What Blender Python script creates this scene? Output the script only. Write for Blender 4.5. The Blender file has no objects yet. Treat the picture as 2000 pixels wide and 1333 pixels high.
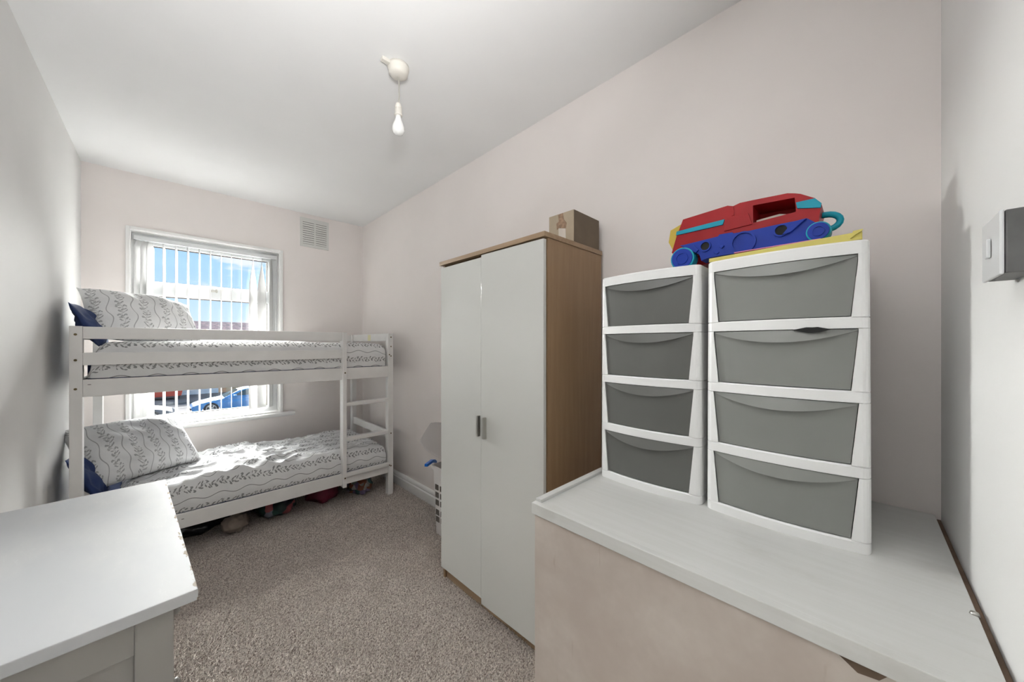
import bpy, bmesh, math, random
import numpy as np
from mathutils import Vector, Matrix, noise

random.seed(7)
np.random.seed(7)
S = bpy.context.scene
COL = S.collection
PI = math.pi

# ------------------------------------------------------------------ camera, sky, sun, exposure
HC = 1.357
cam_d = bpy.data.cameras.new('camera')
cam_d.sensor_width = 36.0
cam_d.lens = 679.4 / 2000 * 36.0
cam_d.shift_y = 0.0035
cam_d.clip_start = 0.01
cam_d.clip_end = 500
cam = bpy.data.objects.new('camera', cam_d)
cam.location = (0, 0, HC)
cam.rotation_euler = (math.radians(90), 0, math.radians(-44.84))
COL.objects.link(cam)
S.camera = cam
S.view_settings.view_transform = 'Standard'
S.view_settings.look = 'None'
S.view_settings.gamma = 1
S.view_settings.use_curve_mapping = False
S.view_settings.exposure = 1.05

SKY_STRENGTH = 0.58
SUN_STRENGTH = 41.0
SUN_ANGLE = 45.0
SUN_ELEV = 17.0
FILL_POWER = 8.8
SUN_AZ = -3.0            # seen from the room, degrees left of the window's normal


class E:
    """tiny expression layer over shader math nodes"""
    def __init__(s, nt, sock): s.nt, s.s = nt, sock
    def _m(s, op, *a):
        n = s.nt.nodes.new('ShaderNodeMath'); n.operation = op
        for i, v in enumerate((s,) + a):
            if isinstance(v, E): s.nt.links.new(v.s, n.inputs[i])
            else: n.inputs[i].default_value = v
        return E(s.nt, n.outputs[0])
    def __add__(s, o): return s._m('ADD', o)
    __radd__ = __add__
    def __sub__(s, o): return s._m('SUBTRACT', o)
    def __mul__(s, o): return s._m('MULTIPLY', o)
    __rmul__ = __mul__
    def __truediv__(s, o): return s._m('DIVIDE', o)
    def __neg__(s): return s._m('MULTIPLY', -1.0)
    def lt(s, o): return s._m('LESS_THAN', o)
    def gt(s, o): return s._m('GREATER_THAN', o)
    def max(s, o): return s._m('MAXIMUM', o)
    def min(s, o): return s._m('MINIMUM', o)
    def abs(s): return s._m('ABSOLUTE')
    def sin(s): return s._m('SINE')
    def frac(s): return s._m('FRACT')
    def floor(s): return s._m('FLOOR')
    def smooth(s, a, b):
        n = s.nt.nodes.new('ShaderNodeMapRange'); n.interpolation_type = 'SMOOTHSTEP'
        s.nt.links.new(s.s, n.inputs['Value'])
        n.inputs['From Min'].default_value = a; n.inputs['From Max'].default_value = b
        return E(s.nt, n.outputs['Result'])


def xyz(nt, sock):
    n = nt.nodes.new('ShaderNodeSeparateXYZ'); nt.links.new(sock, n.inputs[0])
    return [E(nt, n.outputs[i]) for i in range(3)]


def comb(nt, x, y, z):
    n = nt.nodes.new('ShaderNodeCombineXYZ')
    for i, v in enumerate((x, y, z)):
        if isinstance(v, E): nt.links.new(v.s, n.inputs[i])
        else: n.inputs[i].default_value = v
    return n.outputs[0]


def mixc(nt, fac, a, b):
    n = nt.nodes.new('ShaderNodeMix'); n.data_type = 'RGBA'
    for k, v in ((0, fac), (6, a), (7, b)):
        if isinstance(v, E): nt.links.new(v.s, n.inputs[k])
        elif isinstance(v, bpy.types.NodeSocket): nt.links.new(v, n.inputs[k])
        elif k == 0: n.inputs[k].default_value = v
        else: n.inputs[k].default_value = (*v, 1) if len(v) == 3 else v
    return n.outputs[2]


def noisev(nt, vec, scale, detail=2.0, rough=0.5):
    n = nt.nodes.new('ShaderNodeTexNoise'); n.inputs['Scale'].default_value = scale
    n.inputs['Detail'].default_value = detail; n.inputs['Roughness'].default_value = rough
    if vec is not None: nt.links.new(vec, n.inputs['Vector'])
    return E(nt, n.outputs['Fac'])


world = bpy.data.worlds.new('sky'); S.world = world
world.use_nodes = True
nt = world.node_tree; nt.nodes.clear()
tc = nt.nodes.new('ShaderNodeTexCoord')
gx, gy, gz = xyz(nt, tc.outputs['Generated'])
el = gz.max(0.0)
sky = mixc(nt, el.smooth(0.0, 0.20), (0.66, 0.80, 0.95), (0.40, 0.64, 0.95))
sky = mixc(nt, el.smooth(0.2, 1.0), sky, (0.24, 0.46, 0.85))
cv = comb(nt, gx * 1.0, gy * 1.0, gz * 3.2)
c1 = noisev(nt, cv, 5.5, 6.0, 0.58)
cl = c1.smooth(0.50, 0.62) * 0.9
sky = mixc(nt, cl, sky, (0.86, 0.87, 0.93))
bg = nt.nodes.new('ShaderNodeBackground'); bg.inputs['Strength'].default_value = SKY_STRENGTH
wo = nt.nodes.new('ShaderNodeOutputWorld')
nt.links.new(sky, bg.inputs['Color']); nt.links.new(bg.outputs[0], wo.inputs[0])

sun_d = bpy.data.lights.new('hazy_sun', 'SUN')
sun_d.energy = SUN_STRENGTH; sun_d.angle = math.radians(SUN_ANGLE); sun_d.color = (1.0, 0.98, 0.95)
sun = bpy.data.objects.new('hazy_sun', sun_d)
ea, aa = math.radians(SUN_ELEV), math.radians(SUN_AZ)
to_sun = Vector((math.sin(aa) * math.cos(ea), math.cos(aa) * math.cos(ea), math.sin(ea)))
sun.rotation_euler = to_sun.to_track_quat('Z', 'Y').to_euler()
sun.location = (0, 12, 9)
COL.objects.link(sun)

# fill lamp added unseen above the camera, bounced off the ceiling
fl = bpy.data.lights.new('bounce_flash', 'AREA')
fl.shape = 'DISK'; fl.size = 0.30; fl.energy = FILL_POWER; fl.color = (1.0, 1.0, 0.995)
flo = bpy.data.objects.new('bounce_flash', fl)
flo.location = (0.0, -0.02, 1.75); flo.rotation_euler = (math.radians(180 - 40), 0, 0); fl.spread = math.radians(115)
COL.objects.link(flo)


# ------------------------------------------------------------------ materials
def new_mat(name):
    m = bpy.data.materials.new(name); m.use_nodes = True
    nt = m.node_tree
    return m, nt, nt.nodes['Principled BSDF']


def srgb(r, g, b):
    f = lambda c: c / 12.92 if c <= 0.04045 else ((c + 0.055) / 1.055) ** 2.4
    return tuple(f(v / 255.0) for v in (r, g, b))


def bump(nt, p, h, dist=0.002, strength=0.5):
    b = nt.nodes.new('ShaderNodeBump'); b.inputs['Distance'].default_value = dist
    b.inputs['Strength'].default_value = strength
    nt.links.new(h.s if isinstance(h, E) else h, b.inputs['Height'])
    nt.links.new(b.outputs[0], p.inputs['Normal'])


def mat(name, col, rough=0.5, var=0.06, vscale=6.0, bscale=0, bdist=0.001, bstr=0.4, metal=0.0, spec=0.5, coat=0.0):
    m, nt, p = new_mat(name)
    tc = nt.nodes.new('ShaderNodeTexCoord')
    n = noisev(nt, tc.outputs['Object'], vscale, 4.0)
    dark = tuple(c * (1 - var) for c in col); lite = tuple(min(1, c * (1 + var)) for c in col)
    nt.links.new(mixc(nt, n.smooth(0.3, 0.7), dark, lite), p.inputs['Base Color'])
    p.inputs['Roughness'].default_value = rough; p.inputs['Metallic'].default_value = metal
    p.inputs['Specular IOR Level'].default_value = spec
    if coat:
        p.inputs['Coat Weight'].default_value = coat; p.inputs['Coat Roughness'].default_value = 0.04
    if bscale: bump(nt, p, noisev(nt, tc.outputs['Object'], bscale, 3.0), bdist, bstr)
    return m


M = {}
M['wall'] = mat('wall_paint_pink_beige', (0.84, 0.785, 0.76), 0.75, 0.02, 2.0, 90, 0.0006, 0.25)
M['wall_white'] = mat('wall_paint_white', (0.79, 0.785, 0.775), 0.85, 0.025, 1.5, 60, 0.0008, 0.3, spec=0.15)
M['ceiling'] = mat('ceiling_paint_white', (0.88, 0.88, 0.88), 0.8, 0.015, 1.5, 70, 0.0006, 0.25)
M['gloss_white'] = mat('gloss_white_paint', (0.82, 0.815, 0.80), 0.3, 0.02, 5)
M['upvc'] = mat('white_upvc', (0.70, 0.715, 0.72), 0.25, 0.01, 5)
M['bed_white'] = mat('white_painted_pine', (0.78, 0.765, 0.75), 0.42, 0.03, 7, 40, 0.0005, 0.3)
M['vane'] = mat('white_blind_fabric', (0.72, 0.72, 0.715), 0.7, 0.015, 10, 200, 0.0004, 0.3)
M['door_gloss'] = mat('white_high_gloss', (0.59, 0.59, 0.565), 0.06, 0.015, 1.5, 0, spec=0.6)
M['metal'] = mat('brushed_steel', (0.48, 0.47, 0.44), 0.35, 0.05, 20, metal=0.9)
M['tower_white'] = mat('white_plastic', (0.83, 0.83, 0.825), 0.28, 0.01, 6)
M['grey_plastic_dark'] = mat('dark_grey_plastic', (0.125, 0.127, 0.118), 0.3, 0.05, 5, 300, 0.0003, 0.2)  # same drawer plastic, darkened for the shade on the left tower
M['grey_plastic'] = mat('mid_grey_plastic', (0.235, 0.24, 0.228), 0.33, 0.04, 5, 300, 0.0003, 0.2)
M['black'] = mat('black_void', (0.012, 0.012, 0.012), 0.8, 0.05)
M['dark_line'] = mat('dark_bolt', (0.06, 0.05, 0.04), 0.5, 0.05)
M['brass'] = mat('bronze_bolt', (0.16, 0.12, 0.06), 0.4, 0.1, 30, metal=0.6)
M['navy'] = mat('navy_cotton', (0.012, 0.03, 0.11), 0.8, 0.15, 12, 120, 0.001, 0.4)
M['chest_white'] = mat('grey_lacquer', (0.33, 0.32, 0.30), 0.4, 0.03, 3)  # frame colour set darker than the chest's top
M['beige_panel'] = None
M['kraft'] = mat('kraft_cardboard', (0.17, 0.128, 0.088), 0.8, 0.08, 10, 150, 0.0005, 0.3)  # cardboard brown with the shade on the box's side put in
M['kraft_light'] = mat('kraft_cardboard_pale', (0.43, 0.35, 0.255), 0.75, 0.06, 10, 150, 0.0005, 0.3)  # same cardboard, lightened for its better lit end face
M['tape'] = mat('pale_tape', (0.62, 0.56, 0.50), 0.35, 0.04, 20)
M['tape_brown'] = mat('torn_brown_tape', (0.30, 0.19, 0.12), 0.5, 0.3, 60)
M['red'] = mat('red_plastic', (0.37, 0.007, 0.011), 0.4, 0.06, 10, spec=0.3)
M['blue'] = mat('blue_plastic', (0.006, 0.036, 0.33), 0.4, 0.06, 10, spec=0.3)
M['cyan'] = mat('cyan_plastic', (0.008, 0.32, 0.44), 0.4, 0.05, 10, spec=0.3)
M['yellow'] = mat('yellow_plastic', (0.62, 0.45, 0.05), 0.4, 0.05, 10)
M['folder'] = mat('yellow_card', (0.60, 0.52, 0.13), 0.55, 0.05, 10)
M['pink'] = mat('pink_card', (0.62, 0.22, 0.42), 0.6, 0.05, 10)
M['cream'] = mat('cream_plastic', (0.60, 0.54, 0.48), 0.5, 0.05, 10)
M['basket'] = mat('white_basket_plastic', (0.70, 0.67, 0.66), 0.4, 0.02, 6)
M['blue_hanger'] = mat('bright_blue_plastic', (0.01, 0.15, 0.62), 0.3, 0.05, 6)
M['taupe_cloth'] = mat('taupe_cloth', (0.10, 0.085, 0.075), 0.9, 0.2, 20, 60, 0.002, 0.5)
M['rose'] = mat('cream_white_plastic', (0.74, 0.71, 0.65), 0.4, 0.02, 8)
M['bulb'] = mat('opal_bulb', (0.86, 0.86, 0.85), 0.2, 0.01, 8)
M['cord'] = mat('grey_flex', (0.42, 0.40, 0.36), 0.6, 0.03, 8)
M['vent'] = mat('vent_plastic', (0.70, 0.695, 0.665), 0.5, 0.02, 8)
M['sticker'] = mat('pale_yellow_label', (0.80, 0.76, 0.50), 0.6, 0.02, 8)
M['switch_grey'] = mat('grey_back_box', (0.12, 0.12, 0.118), 0.5, 0.12, 25)
M['gap_wood'] = mat('raw_brown_wood', (0.16, 0.105, 0.07), 0.8, 0.3, 14)


def wood_mat(name, base, dark, scale=1.0, axis='z', rough=0.45):
    m, nt, p = new_mat(name)
    tc = nt.nodes.new('ShaderNodeTexCoord')
    x, y, z = xyz(nt, tc.outputs['Object'])
    k = 0.06
    v = comb(nt, x * (k if axis == 'x' else 1.0), y * (k if axis == 'y' else 1.0), z * (k if axis == 'z' else 1.0))
    g = noisev(nt, v, 55 * scale, 5.0, 0.6)
    b = noisev(nt, v, 6 * scale, 2.0)
    f = (g * 0.65 + b * 0.35).smooth(0.36, 0.64)
    nt.links.new(mixc(nt, f, dark, base), p.inputs['Base Color'])
    p.inputs['Roughness'].default_value = rough
    bump(nt, p, g, 0.0003, 0.15)
    return m


M['oak'] = wood_mat('oak_veneer', (0.33, 0.215, 0.12), (0.285, 0.178, 0.096))
M['oak_y'] = wood_mat('oak_veneer_edge', (0.36, 0.25, 0.155), (0.29, 0.19, 0.11), axis='y')


def worn_white(name):
    """white painted board with faint brushed grain and greyed scuffs"""
    m, nt, p = new_mat(name)
    tc = nt.nodes.new('ShaderNodeTexCoord')
    x, y, z = xyz(nt, tc.outputs['Object'])
    g = noisev(nt, comb(nt, x, y * 0.06, z), 60, 5.0, 0.6)
    sc = noisev(nt, comb(nt, x * 1.5, y * 0.8, z), 4.5, 5.0, 0.62)
    c = mixc(nt, g.smooth(0.35, 0.68), (0.635, 0.635, 0.615), (0.665, 0.665, 0.65))
    c = mixc(nt, sc.smooth(0.56, 0.72) * 0.55, c, (0.56, 0.55, 0.52))
    nt.links.new(c, p.inputs['Base Color'])
    p.inputs['Roughness'].default_value = 0.4
    bump(nt, p, g, 0.0003, 0.15)
    return m


M['worktop'] = worn_white('white_worktop_paint')


def scuffed_beige():
    m, nt, p = new_mat('scuffed_beige_board')
    tc = nt.nodes.new('ShaderNodeTexCoord')
    o = tc.outputs['Object']
    x, y, z = xyz(nt, o)
    n1 = noisev(nt, o, 3.2, 5.0, 0.6)
    n2 = noisev(nt, comb(nt, x, y * 5.0, z * 1.1), 7.0, 3.0, 0.5)
    c = mixc(nt, n1.smooth(0.35, 0.7), (0.47, 0.405, 0.36), (0.60, 0.54, 0.49))
    c = mixc(nt, n2.smooth(0.66, 0.74) * 0.3, c, (0.33, 0.25, 0.19))
    nt.links.new(c, p.inputs['Base Color'])
    p.inputs['Roughness'].default_value = 0.55
    bump(nt, p, n1, 0.001, 0.3)
    return m


M['beige_panel'] = scuffed_beige()


def chest_top_mat():
    """lacquered board, paint chipped to brown along the front edge (local +x) and scratched"""
    m, nt, p = new_mat('chipped_white_lacquer')
    tc = nt.nodes.new('ShaderNodeTexCoord')
    o = tc.outputs['Object']
    x, y, z = xyz(nt, o)
    n = noisev(nt, comb(nt, x * 3.0, y, z), 22, 4.0, 0.6)
    edge = (x + n * 0.034).gt(0.0135)
    sm = noisev(nt, comb(nt, x * 1.0, y * 0.35, z), 7, 4.0, 0.6)
    sc = noisev(nt, comb(nt, x * 6.0, y * 1.2, z), 9, 3.0, 0.5)
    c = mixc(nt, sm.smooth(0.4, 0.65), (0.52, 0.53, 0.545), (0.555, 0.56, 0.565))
    c = mixc(nt, ((sc - 0.5).abs().lt(0.004)) * sm.smooth(0.5, 0.6) * 0.22, c, (0.75, 0.75, 0.75))
    c = mixc(nt, edge * n.smooth(0.5, 0.56), c, (0.26, 0.21, 0.15))
    nt.links.new(c, p.inputs['Base Color'])
    p.inputs['Roughness'].default_value = 0.5
    p.inputs['Specular IOR Level'].default_value = 0.10
    bump(nt, p, sm, 0.0004, 0.2)
    return m


M['chest_top'] = chest_top_mat()


def carpet_mat():
    m, nt, p = new_mat('taupe_twist_pile')
    tc = nt.nodes.new('ShaderNodeTexCoord')
    o = tc.outputs['Object']
    n1 = noisev(nt, o, 120, 2.0, 0.75)
    n2 = noisev(nt, o, 9, 3.0, 0.6)
    c = mixc(nt, n1.smooth(0.32, 0.62), (0.25, 0.19, 0.162), (0.95, 0.87, 0.80))
    c = mixc(nt, n2.smooth(0.3, 0.7) * 0.35, c, (0.48, 0.42, 0.375))
    nt.links.new(c, p.inputs['Base Color'])
    p.inputs['Roughness'].default_value = 0.95
    p.inputs['Specular IOR Level'].default_value = 0.1
    bump(nt, p, n1, 0.004, 0.8)
    return m


M['carpet'] = carpet_mat()


def bedding_mat(name, period=0.13, wave=0.15, phase=0.0, dens=0.92):
    """white cotton printed with grey wavy lines and leafy garlands; UVs are in metres: u along, v across"""
    m, nt, p = new_mat(name)
    uv = nt.nodes.new('ShaderNodeUVMap')
    u, v, _ = xyz(nt, uv.outputs[0])
    q = ((v + phase) / period)
    band = q.floor()
    w = (q.frac() - 0.5) * period                    # 0 = garland centre, +-period/2 = wavy line
    wl = ((w.abs() - period * 0.5) + (((u / wave) + band * 0.37) * (2 * PI)).sin() * (0.0085)).abs()
    # the sine is applied on both halves so the line stays continuous across the period seam
    s = (w * 1000).gt(0.0) * 2.0 - 1.0
    wl = (w - s * (period * 0.5) + ((u / wave) * (2 * PI)).sin() * 0.0095).abs()
    line = (wl * -1.0).smooth(-0.0030, -0.0016) * 0.80
    b = w + ((u / 0.10) * (2 * PI)).sin() * 0.006
    stem = (b.abs() * -1.0).smooth(-0.0016, -0.0006) * 0.4
    rnd = noisev(nt, comb(nt, u * 1.0, band * 3.1, 0.0), 60, 1.0)

    def leaf(cell, off, cy, ang, la, lb):
        a = (((u + off) / cell).frac() - 0.5) * cell
        bb = b - cy
        ca, sa = math.cos(ang), math.sin(ang)
        e1 = (a * ca + bb * sa) / la
        e2 = (bb * ca - a * sa) / lb
        return (e1 * e1 + e2 * e2).lt(1.0)
    L = leaf(0.026, 0.0, 0.010, 0.75, 0.0105, 0.0040).max(leaf(0.026, 0.012, -0.010, -0.75, 0.0105, 0.0040))
    L = L.max(leaf(0.037, 0.013, 0.017, 0.2, 0.0075, 0.0036)).max(leaf(0.037, 0.0, -0.017, -0.3, 0.0075, 0.0038))
    L = L.max(leaf(0.053, 0.02, -0.003, 0.0, 0.0058, 0.0058))
    L = L * rnd.smooth(0.34, 0.46) * 0.80 * dens
    ink = (line * dens).max(stem).max(L)
    tcn = nt.nodes.new('ShaderNodeTexCoord')
    base = mixc(nt, noisev(nt, tcn.outputs['Object'], 8, 3.0).smooth(0.3, 0.7), (0.69, 0.69, 0.695), (0.75, 0.75, 0.75))
    nt.links.new(mixc(nt, ink, base, (0.09, 0.095, 0.095)), p.inputs['Base Color'])
    p.inputs['Roughness'].default_value = 0.85
    p.inputs['Specular IOR Level'].default_value = 0.2
    bump(nt, p, noisev(nt, tcn.outputs['Object'], 34, 4.0, 0.55), 0.004, 0.35)
    return m


M['duvet'] = bedding_mat('leaf_print_cotton')
M['duvet_low'] = bedding_mat('leaf_print_cotton_rumpled', phase=0.062)
M['pillow'] = bedding_mat('leaf_print_pillowcase', period=0.105, wave=0.16, phase=0.02, dens=0.66)


def glass_mat(name, tint=(1, 1, 1), refl=0.05):
    m, nt, p = new_mat(name)
    nt.nodes.remove(p)
    t = nt.nodes.new('ShaderNodeBsdfTransparent'); t.inputs[0].default_value = (*tint, 1)
    g = nt.nodes.new('ShaderNodeBsdfGlossy'); g.inputs['Roughness'].default_value = 0.02
    fr = nt.nodes.new('ShaderNodeFresnel'); fr.inputs[0].default_value = 1.25
    mx = nt.nodes.new('ShaderNodeMixShader')
    nt.links.new(fr.outputs[0], mx.inputs[0]); nt.links.new(t.outputs[0], mx.inputs[1]); nt.links.new(g.outputs[0], mx.inputs[2])
    nt.links.new(mx.outputs[0], nt.nodes['Material Output'].inputs[0])
    return m


M['glass'] = glass_mat('window_glass', (0.97, 0.985, 0.985))


def multi_bag(name, cols, scale, rough=0.4):
    m, nt, p = new_mat(name)
    tc = nt.nodes.new('ShaderNodeTexCoord')
    v = nt.nodes.new('ShaderNodeTexVoronoi'); v.inputs['Scale'].default_value = scale
    nt.links.new(tc.outputs['Object'], v.inputs['Vector'])
    sp = nt.nodes.new('ShaderNodeSeparateColor'); nt.links.new(v.outputs['Color'], sp.inputs[0])
    r = nt.nodes.new('ShaderNodeValToRGB'); nt.links.new(sp.outputs[0], r.inputs[0])
    r.color_ramp.interpolation = 'CONSTANT'
    els = r.color_ramp.elements
    while len(els) < len(cols): els.new(0.5)
    for i, c in enumerate(cols):
        els[i].position = i / len(cols); els[i].color = (*c, 1)
    nt.links.new(r.outputs[0], p.inputs['Base Color'])
    p.inputs['Roughness'].default_value = rough
    return m


M['binbag'] = mat('black_polythene', (0.010, 0.011, 0.016), 0.25, 0.1, 10, 30, 0.006, 0.8)
M['bag_multi'] = multi_bag('dark_patterned_fabric', [(0.01, 0.02, 0.03), (0.012, 0.045, 0.04), (0.01, 0.015, 0.03), (0.30, 0.08, 0.09), (0.01, 0.03, 0.03), (0.012, 0.01, 0.02), (0.20, 0.20, 0.24)], 14)
M['bag_red'] = mat('crimson_fabric', (0.15, 0.012, 0.035), 0.6, 0.3, 12, 40, 0.004, 0.6)
M['bag_clear'] = multi_bag('clothes_seen_through_polythene', [(0.20, 0.20, 0.20), (0.05, 0.13, 0.13), (0.16, 0.12, 0.20), (0.36, 0.34, 0.33), (0.04, 0.05, 0.05), (0.24, 0.19, 0.27), (0.20, 0.08, 0.05)], 22, 0.25)
M['beige_cloth'] = mat('beige_fleece', (0.24, 0.195, 0.165), 0.9, 0.1, 14, 60, 0.002, 0.5)
# outdoors
M['asphalt'] = mat('asphalt', (0.15, 0.135, 0.13), 0.9, 0.12, 0.8)
M['paving'] = mat('pale_paving', (0.19, 0.175, 0.16), 0.9, 0.1, 1.5)
M['marking'] = mat('road_paint', (0.35, 0.35, 0.34), 0.7, 0.05, 3)
M['car_blue'] = mat('metallic_blue_paint', (0.045, 0.27, 0.60), 0.3, 0.05, 2, coat=0.8)
M['car_dark'] = mat('dark_slate_paint', (0.06, 0.075, 0.10), 0.3, 0.05, 2, coat=0.8)
M['car_glass'] = mat('car_window_glass', (0.06, 0.10, 0.11), 0.08, 0.1, 2)
M['tyre'] = mat('tyre_rubber', (0.05, 0.048, 0.045), 0.8, 0.1, 10)
M['rim'] = mat('alloy_rim', (0.62, 0.60, 0.56), 0.35, 0.05, 10, metal=0.3)
M['headlamp'] = mat('headlamp_lens', (0.7, 0.74, 0.78), 0.1, 0.05, 10)
M['brick'] = mat('orange_brick', (0.86, 0.52, 0.30), 0.9, 0.15, 3)
M['shutter'] = mat('grey_shutter', (0.85, 0.86, 0.85), 0.5, 0.05, 3)
M['roof'] = mat('clay_roof_tiles', (0.78, 0.50, 0.41), 0.9, 0.2, 4)
M['skip_red'] = mat('orange_red_steel', (0.70, 0.10, 0.05), 0.5, 0.1, 2)
M['skip_blue'] = mat('blue_steel', (0.04, 0.16, 0.45), 0.5, 0.1, 2)


# ------------------------------------------------------------------ geometry helpers
def obj(name, bm, m, parent=None, smooth=False, bevel=0.0, seg=2):
    if bevel:
        bmesh.ops.bevel(bm, geom=[e for e in bm.edges], offset=bevel, segments=seg, affect='EDGES', profile=0.6, clamp_overlap=True)
    bmesh.ops.recalc_face_normals(bm, faces=bm.faces)
    me = bpy.data.meshes.new(name); bm.to_mesh(me); bm.free()
    if smooth:
        for p in me.polygons: p.use_smooth = True
    o = bpy.data.objects.new(name, me)
    if m is not None:
        me.materials.append(M[m] if isinstance(m, str) else m)
    COL.objects.link(o)
    if parent is not None: o.parent = parent
    return o


def BM(): return bmesh.new()


def bx(bm, x0, x1, y0, y1, z0, z1):
    v = [bm.verts.new((x, y, z)) for z in (z0, z1) for x, y in ((x0, y0), (x1, y0), (x1, y1), (x0, y1))]
    for f in ((0, 3, 2, 1), (4, 5, 6, 7), (0, 1, 5, 4), (1, 2, 6, 5), (2, 3, 7, 6), (3, 0, 4, 7)):
        bm.faces.new([v[i] for i in f])
    return bm


def box(name, b, m, parent=None, bevel=0.0, smooth=False):
    return obj(name, bx(BM(), *b), m, parent, smooth, bevel)


def prism(bm, pts, axis, a0, a1):
    """extrude a 2D polygon along an axis; pts are in the other two axes in xyz order"""
    def P(p, a):
        return {'x': (a, p[0], p[1]), 'y': (p[0], a, p[1]), 'z': (p[0], p[1], a)}[axis]
    A = [bm.verts.new(P(p, a0)) for p in pts]; B = [bm.verts.new(P(p, a1)) for p in pts]
    n = len(pts)
    bm.faces.new(A[::-1]); bm.faces.new(B)
    for i in range(n):
        bm.faces.new((A[i], A[(i + 1) % n], B[(i + 1) % n], B[i]))
    return bm


def cyl(bm, c, r, h, axis='z', n=24, r2=None):
    r2 = r if r2 is None else r2
    def P(a, rr, t):
        x, y = rr * math.cos(a), rr * math.sin(a)
        return {'z': (c[0] + x, c[1] + y, c[2] + t), 'y': (c[0] + x, c[1] + t, c[2] + y), 'x': (c[0] + t, c[1] + x, c[2] + y)}[axis]
    A = [bm.verts.new(P(2 * PI * i / n, r, 0)) for i in range(n)]
    B = [bm.verts.new(P(2 * PI * i / n, r2, h)) for i in range(n)]
    bm.faces.new(A[::-1]); bm.faces.new(B)
    for i in range(n): bm.faces.new((A[i], A[(i + 1) % n], B[(i + 1) % n], B[i]))
    return bm


def lathe(bm, prof, c=(0, 0, 0), n=28):
    rings = []
    for r, z in prof:
        if r < 1e-5: rings.append([bm.verts.new((c[0], c[1], c[2] + z))])
        else: rings.append([bm.verts.new((c[0] + r * math.cos(2 * PI * i / n), c[1] + r * math.sin(2 * PI * i / n), c[2] + z)) for i in range(n)])
    for a, b in zip(rings, rings[1:]):
        for i in range(n):
            j = (i + 1) % n
            if len(a) == 1 and len(b) == 1: continue
            if len(a) == 1: bm.faces.new((a[0], b[i], b[j]))
            elif len(b) == 1: bm.faces.new((a[i], a[j], b[0]))
            else: bm.faces.new((a[i], a[j], b[j], b[i]))
    return bm


def tube(bm, pts, r, n=10):
    pts = [Vector(p) for p in pts]
    rings = []
    for i, p in enumerate(pts):
        d = (pts[min(i + 1, len(pts) - 1)] - pts[max(i - 1, 0)]).normalized()
        a = d.orthogonal().normalized() if i == 0 else (prev - d * prev.dot(d)).normalized()
        prev = a
        b = d.cross(a)
        rings.append([bm.verts.new(p + (a * math.cos(2 * PI * k / n) + b * math.sin(2 * PI * k / n)) * r) for k in range(n)])
    for A, B in zip(rings, rings[1:]):
        for k in range(n): bm.faces.new((A[k], A[(k + 1) % n], B[(k + 1) % n], B[k]))
    bm.faces.new(rings[0][::-1]); bm.faces.new(rings[-1])
    return bm


def loft(bm, rings, cap=True):
    R = [[bm.verts.new(p) for p in r] for r in rings]
    n = len(R[0])
    for A, B in zip(R, R[1:]):
        for k in range(n): bm.faces.new((A[k], A[(k + 1) % n], B[(k + 1) % n], B[k]))
    if cap:
        bm.faces.new(R[0][::-1]); bm.faces.new(R[-1])
    return bm


def tag(o, label, cat, group=None):
    o['label'] = label; o['category'] = cat
    if group: o['group'] = group
    return o


def thing(name, label, cat, loc=(0, 0, 0), rotz=0.0, group=None):
    o = bpy.data.objects.new(name, None); COL.objects.link(o)
    o.location = loc; o.rotation_euler = (0, 0, rotz); o.empty_display_size = 0.1
    return tag(o, label, cat, group)


def struct(o, label=None):
    o['kind'] = 'structure'
    if label: o['label'] = label
    return o


def copy_obj(o, parent, name=None):
    c = o.copy(); COL.objects.link(c); c.parent = parent
    return c


# ------------------------------------------------------------------ room shell
XL, XR, YB, YF, ZC = -0.444, 1.602, 4.05, -0.163, 2.71
T = 0.12
WX0, WX1, WZ0, WZ1 = -0.205, 0.800, 0.672, 2.268      # window opening
floor = struct(box('floor', (XL - T, XR + T, YF - 0.02, YB, -0.06, 0.0), 'carpet'), 'taupe twist pile carpet')
struct(box('ceiling', (XL - T, XR + T, YF - T, YB + 0.2, ZC, ZC + 0.1), 'ceiling'), 'smooth white ceiling')
struct(box('wall_right', (XR, XR + T, YF - T, YB + 0.2, -0.06, ZC), 'wall'), 'pale pink-beige painted wall')
struct(box('wall_left', (XL - T, XL, YF - T, YB + 0.2, -0.06, ZC), 'wall_white'), 'white painted wall with a slight sheen')
struct(box('wall_front', (0.66, XR + T, YF - T, YF, -0.06, ZC), 'wall_white'), 'white painted wall beside the doorway')
bm = BM()
D0, D1 = YB, YB + 0.24
bx(bm, XL - T, WX0, D0, D1, -0.06, ZC); bx(bm, WX1, XR + T, D0, D1, -0.06, ZC)
bx(bm, WX0, WX1, D0, D1, -0.06, WZ0); bx(bm, WX0, WX1, D0, D1, WZ1, ZC)
struct(obj('wall_back', bm, 'wall'), 'pale pink-beige wall around the window')

# skirting boards with a moulded top
def skirting(name, run, m='gloss_white'):
    prof = [(0, 0), (0.020, 0), (0.020, 0.078), (0.012, 0.088), (0.017, 0.098), (0.014, 0.112), (0.006, 0.122), (0.0, 0.124)]
    return struct(obj(name, run(prof), m), 'white moulded skirting board')
skirting('baseboard_right', lambda pr: prism(BM(), [(XR - a, z) for a, z in pr], 'y', 0.96, YB))
skirting('baseboard_back', lambda pr: prism(BM(), [(YB - a, z) for a, z in pr], 'x', XL, XR - 0.02))
skirting('baseboard_left', lambda pr: prism(BM(), [(XL + a, z) for a, z in pr], 'y', YF, YB - 0.02))

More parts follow.
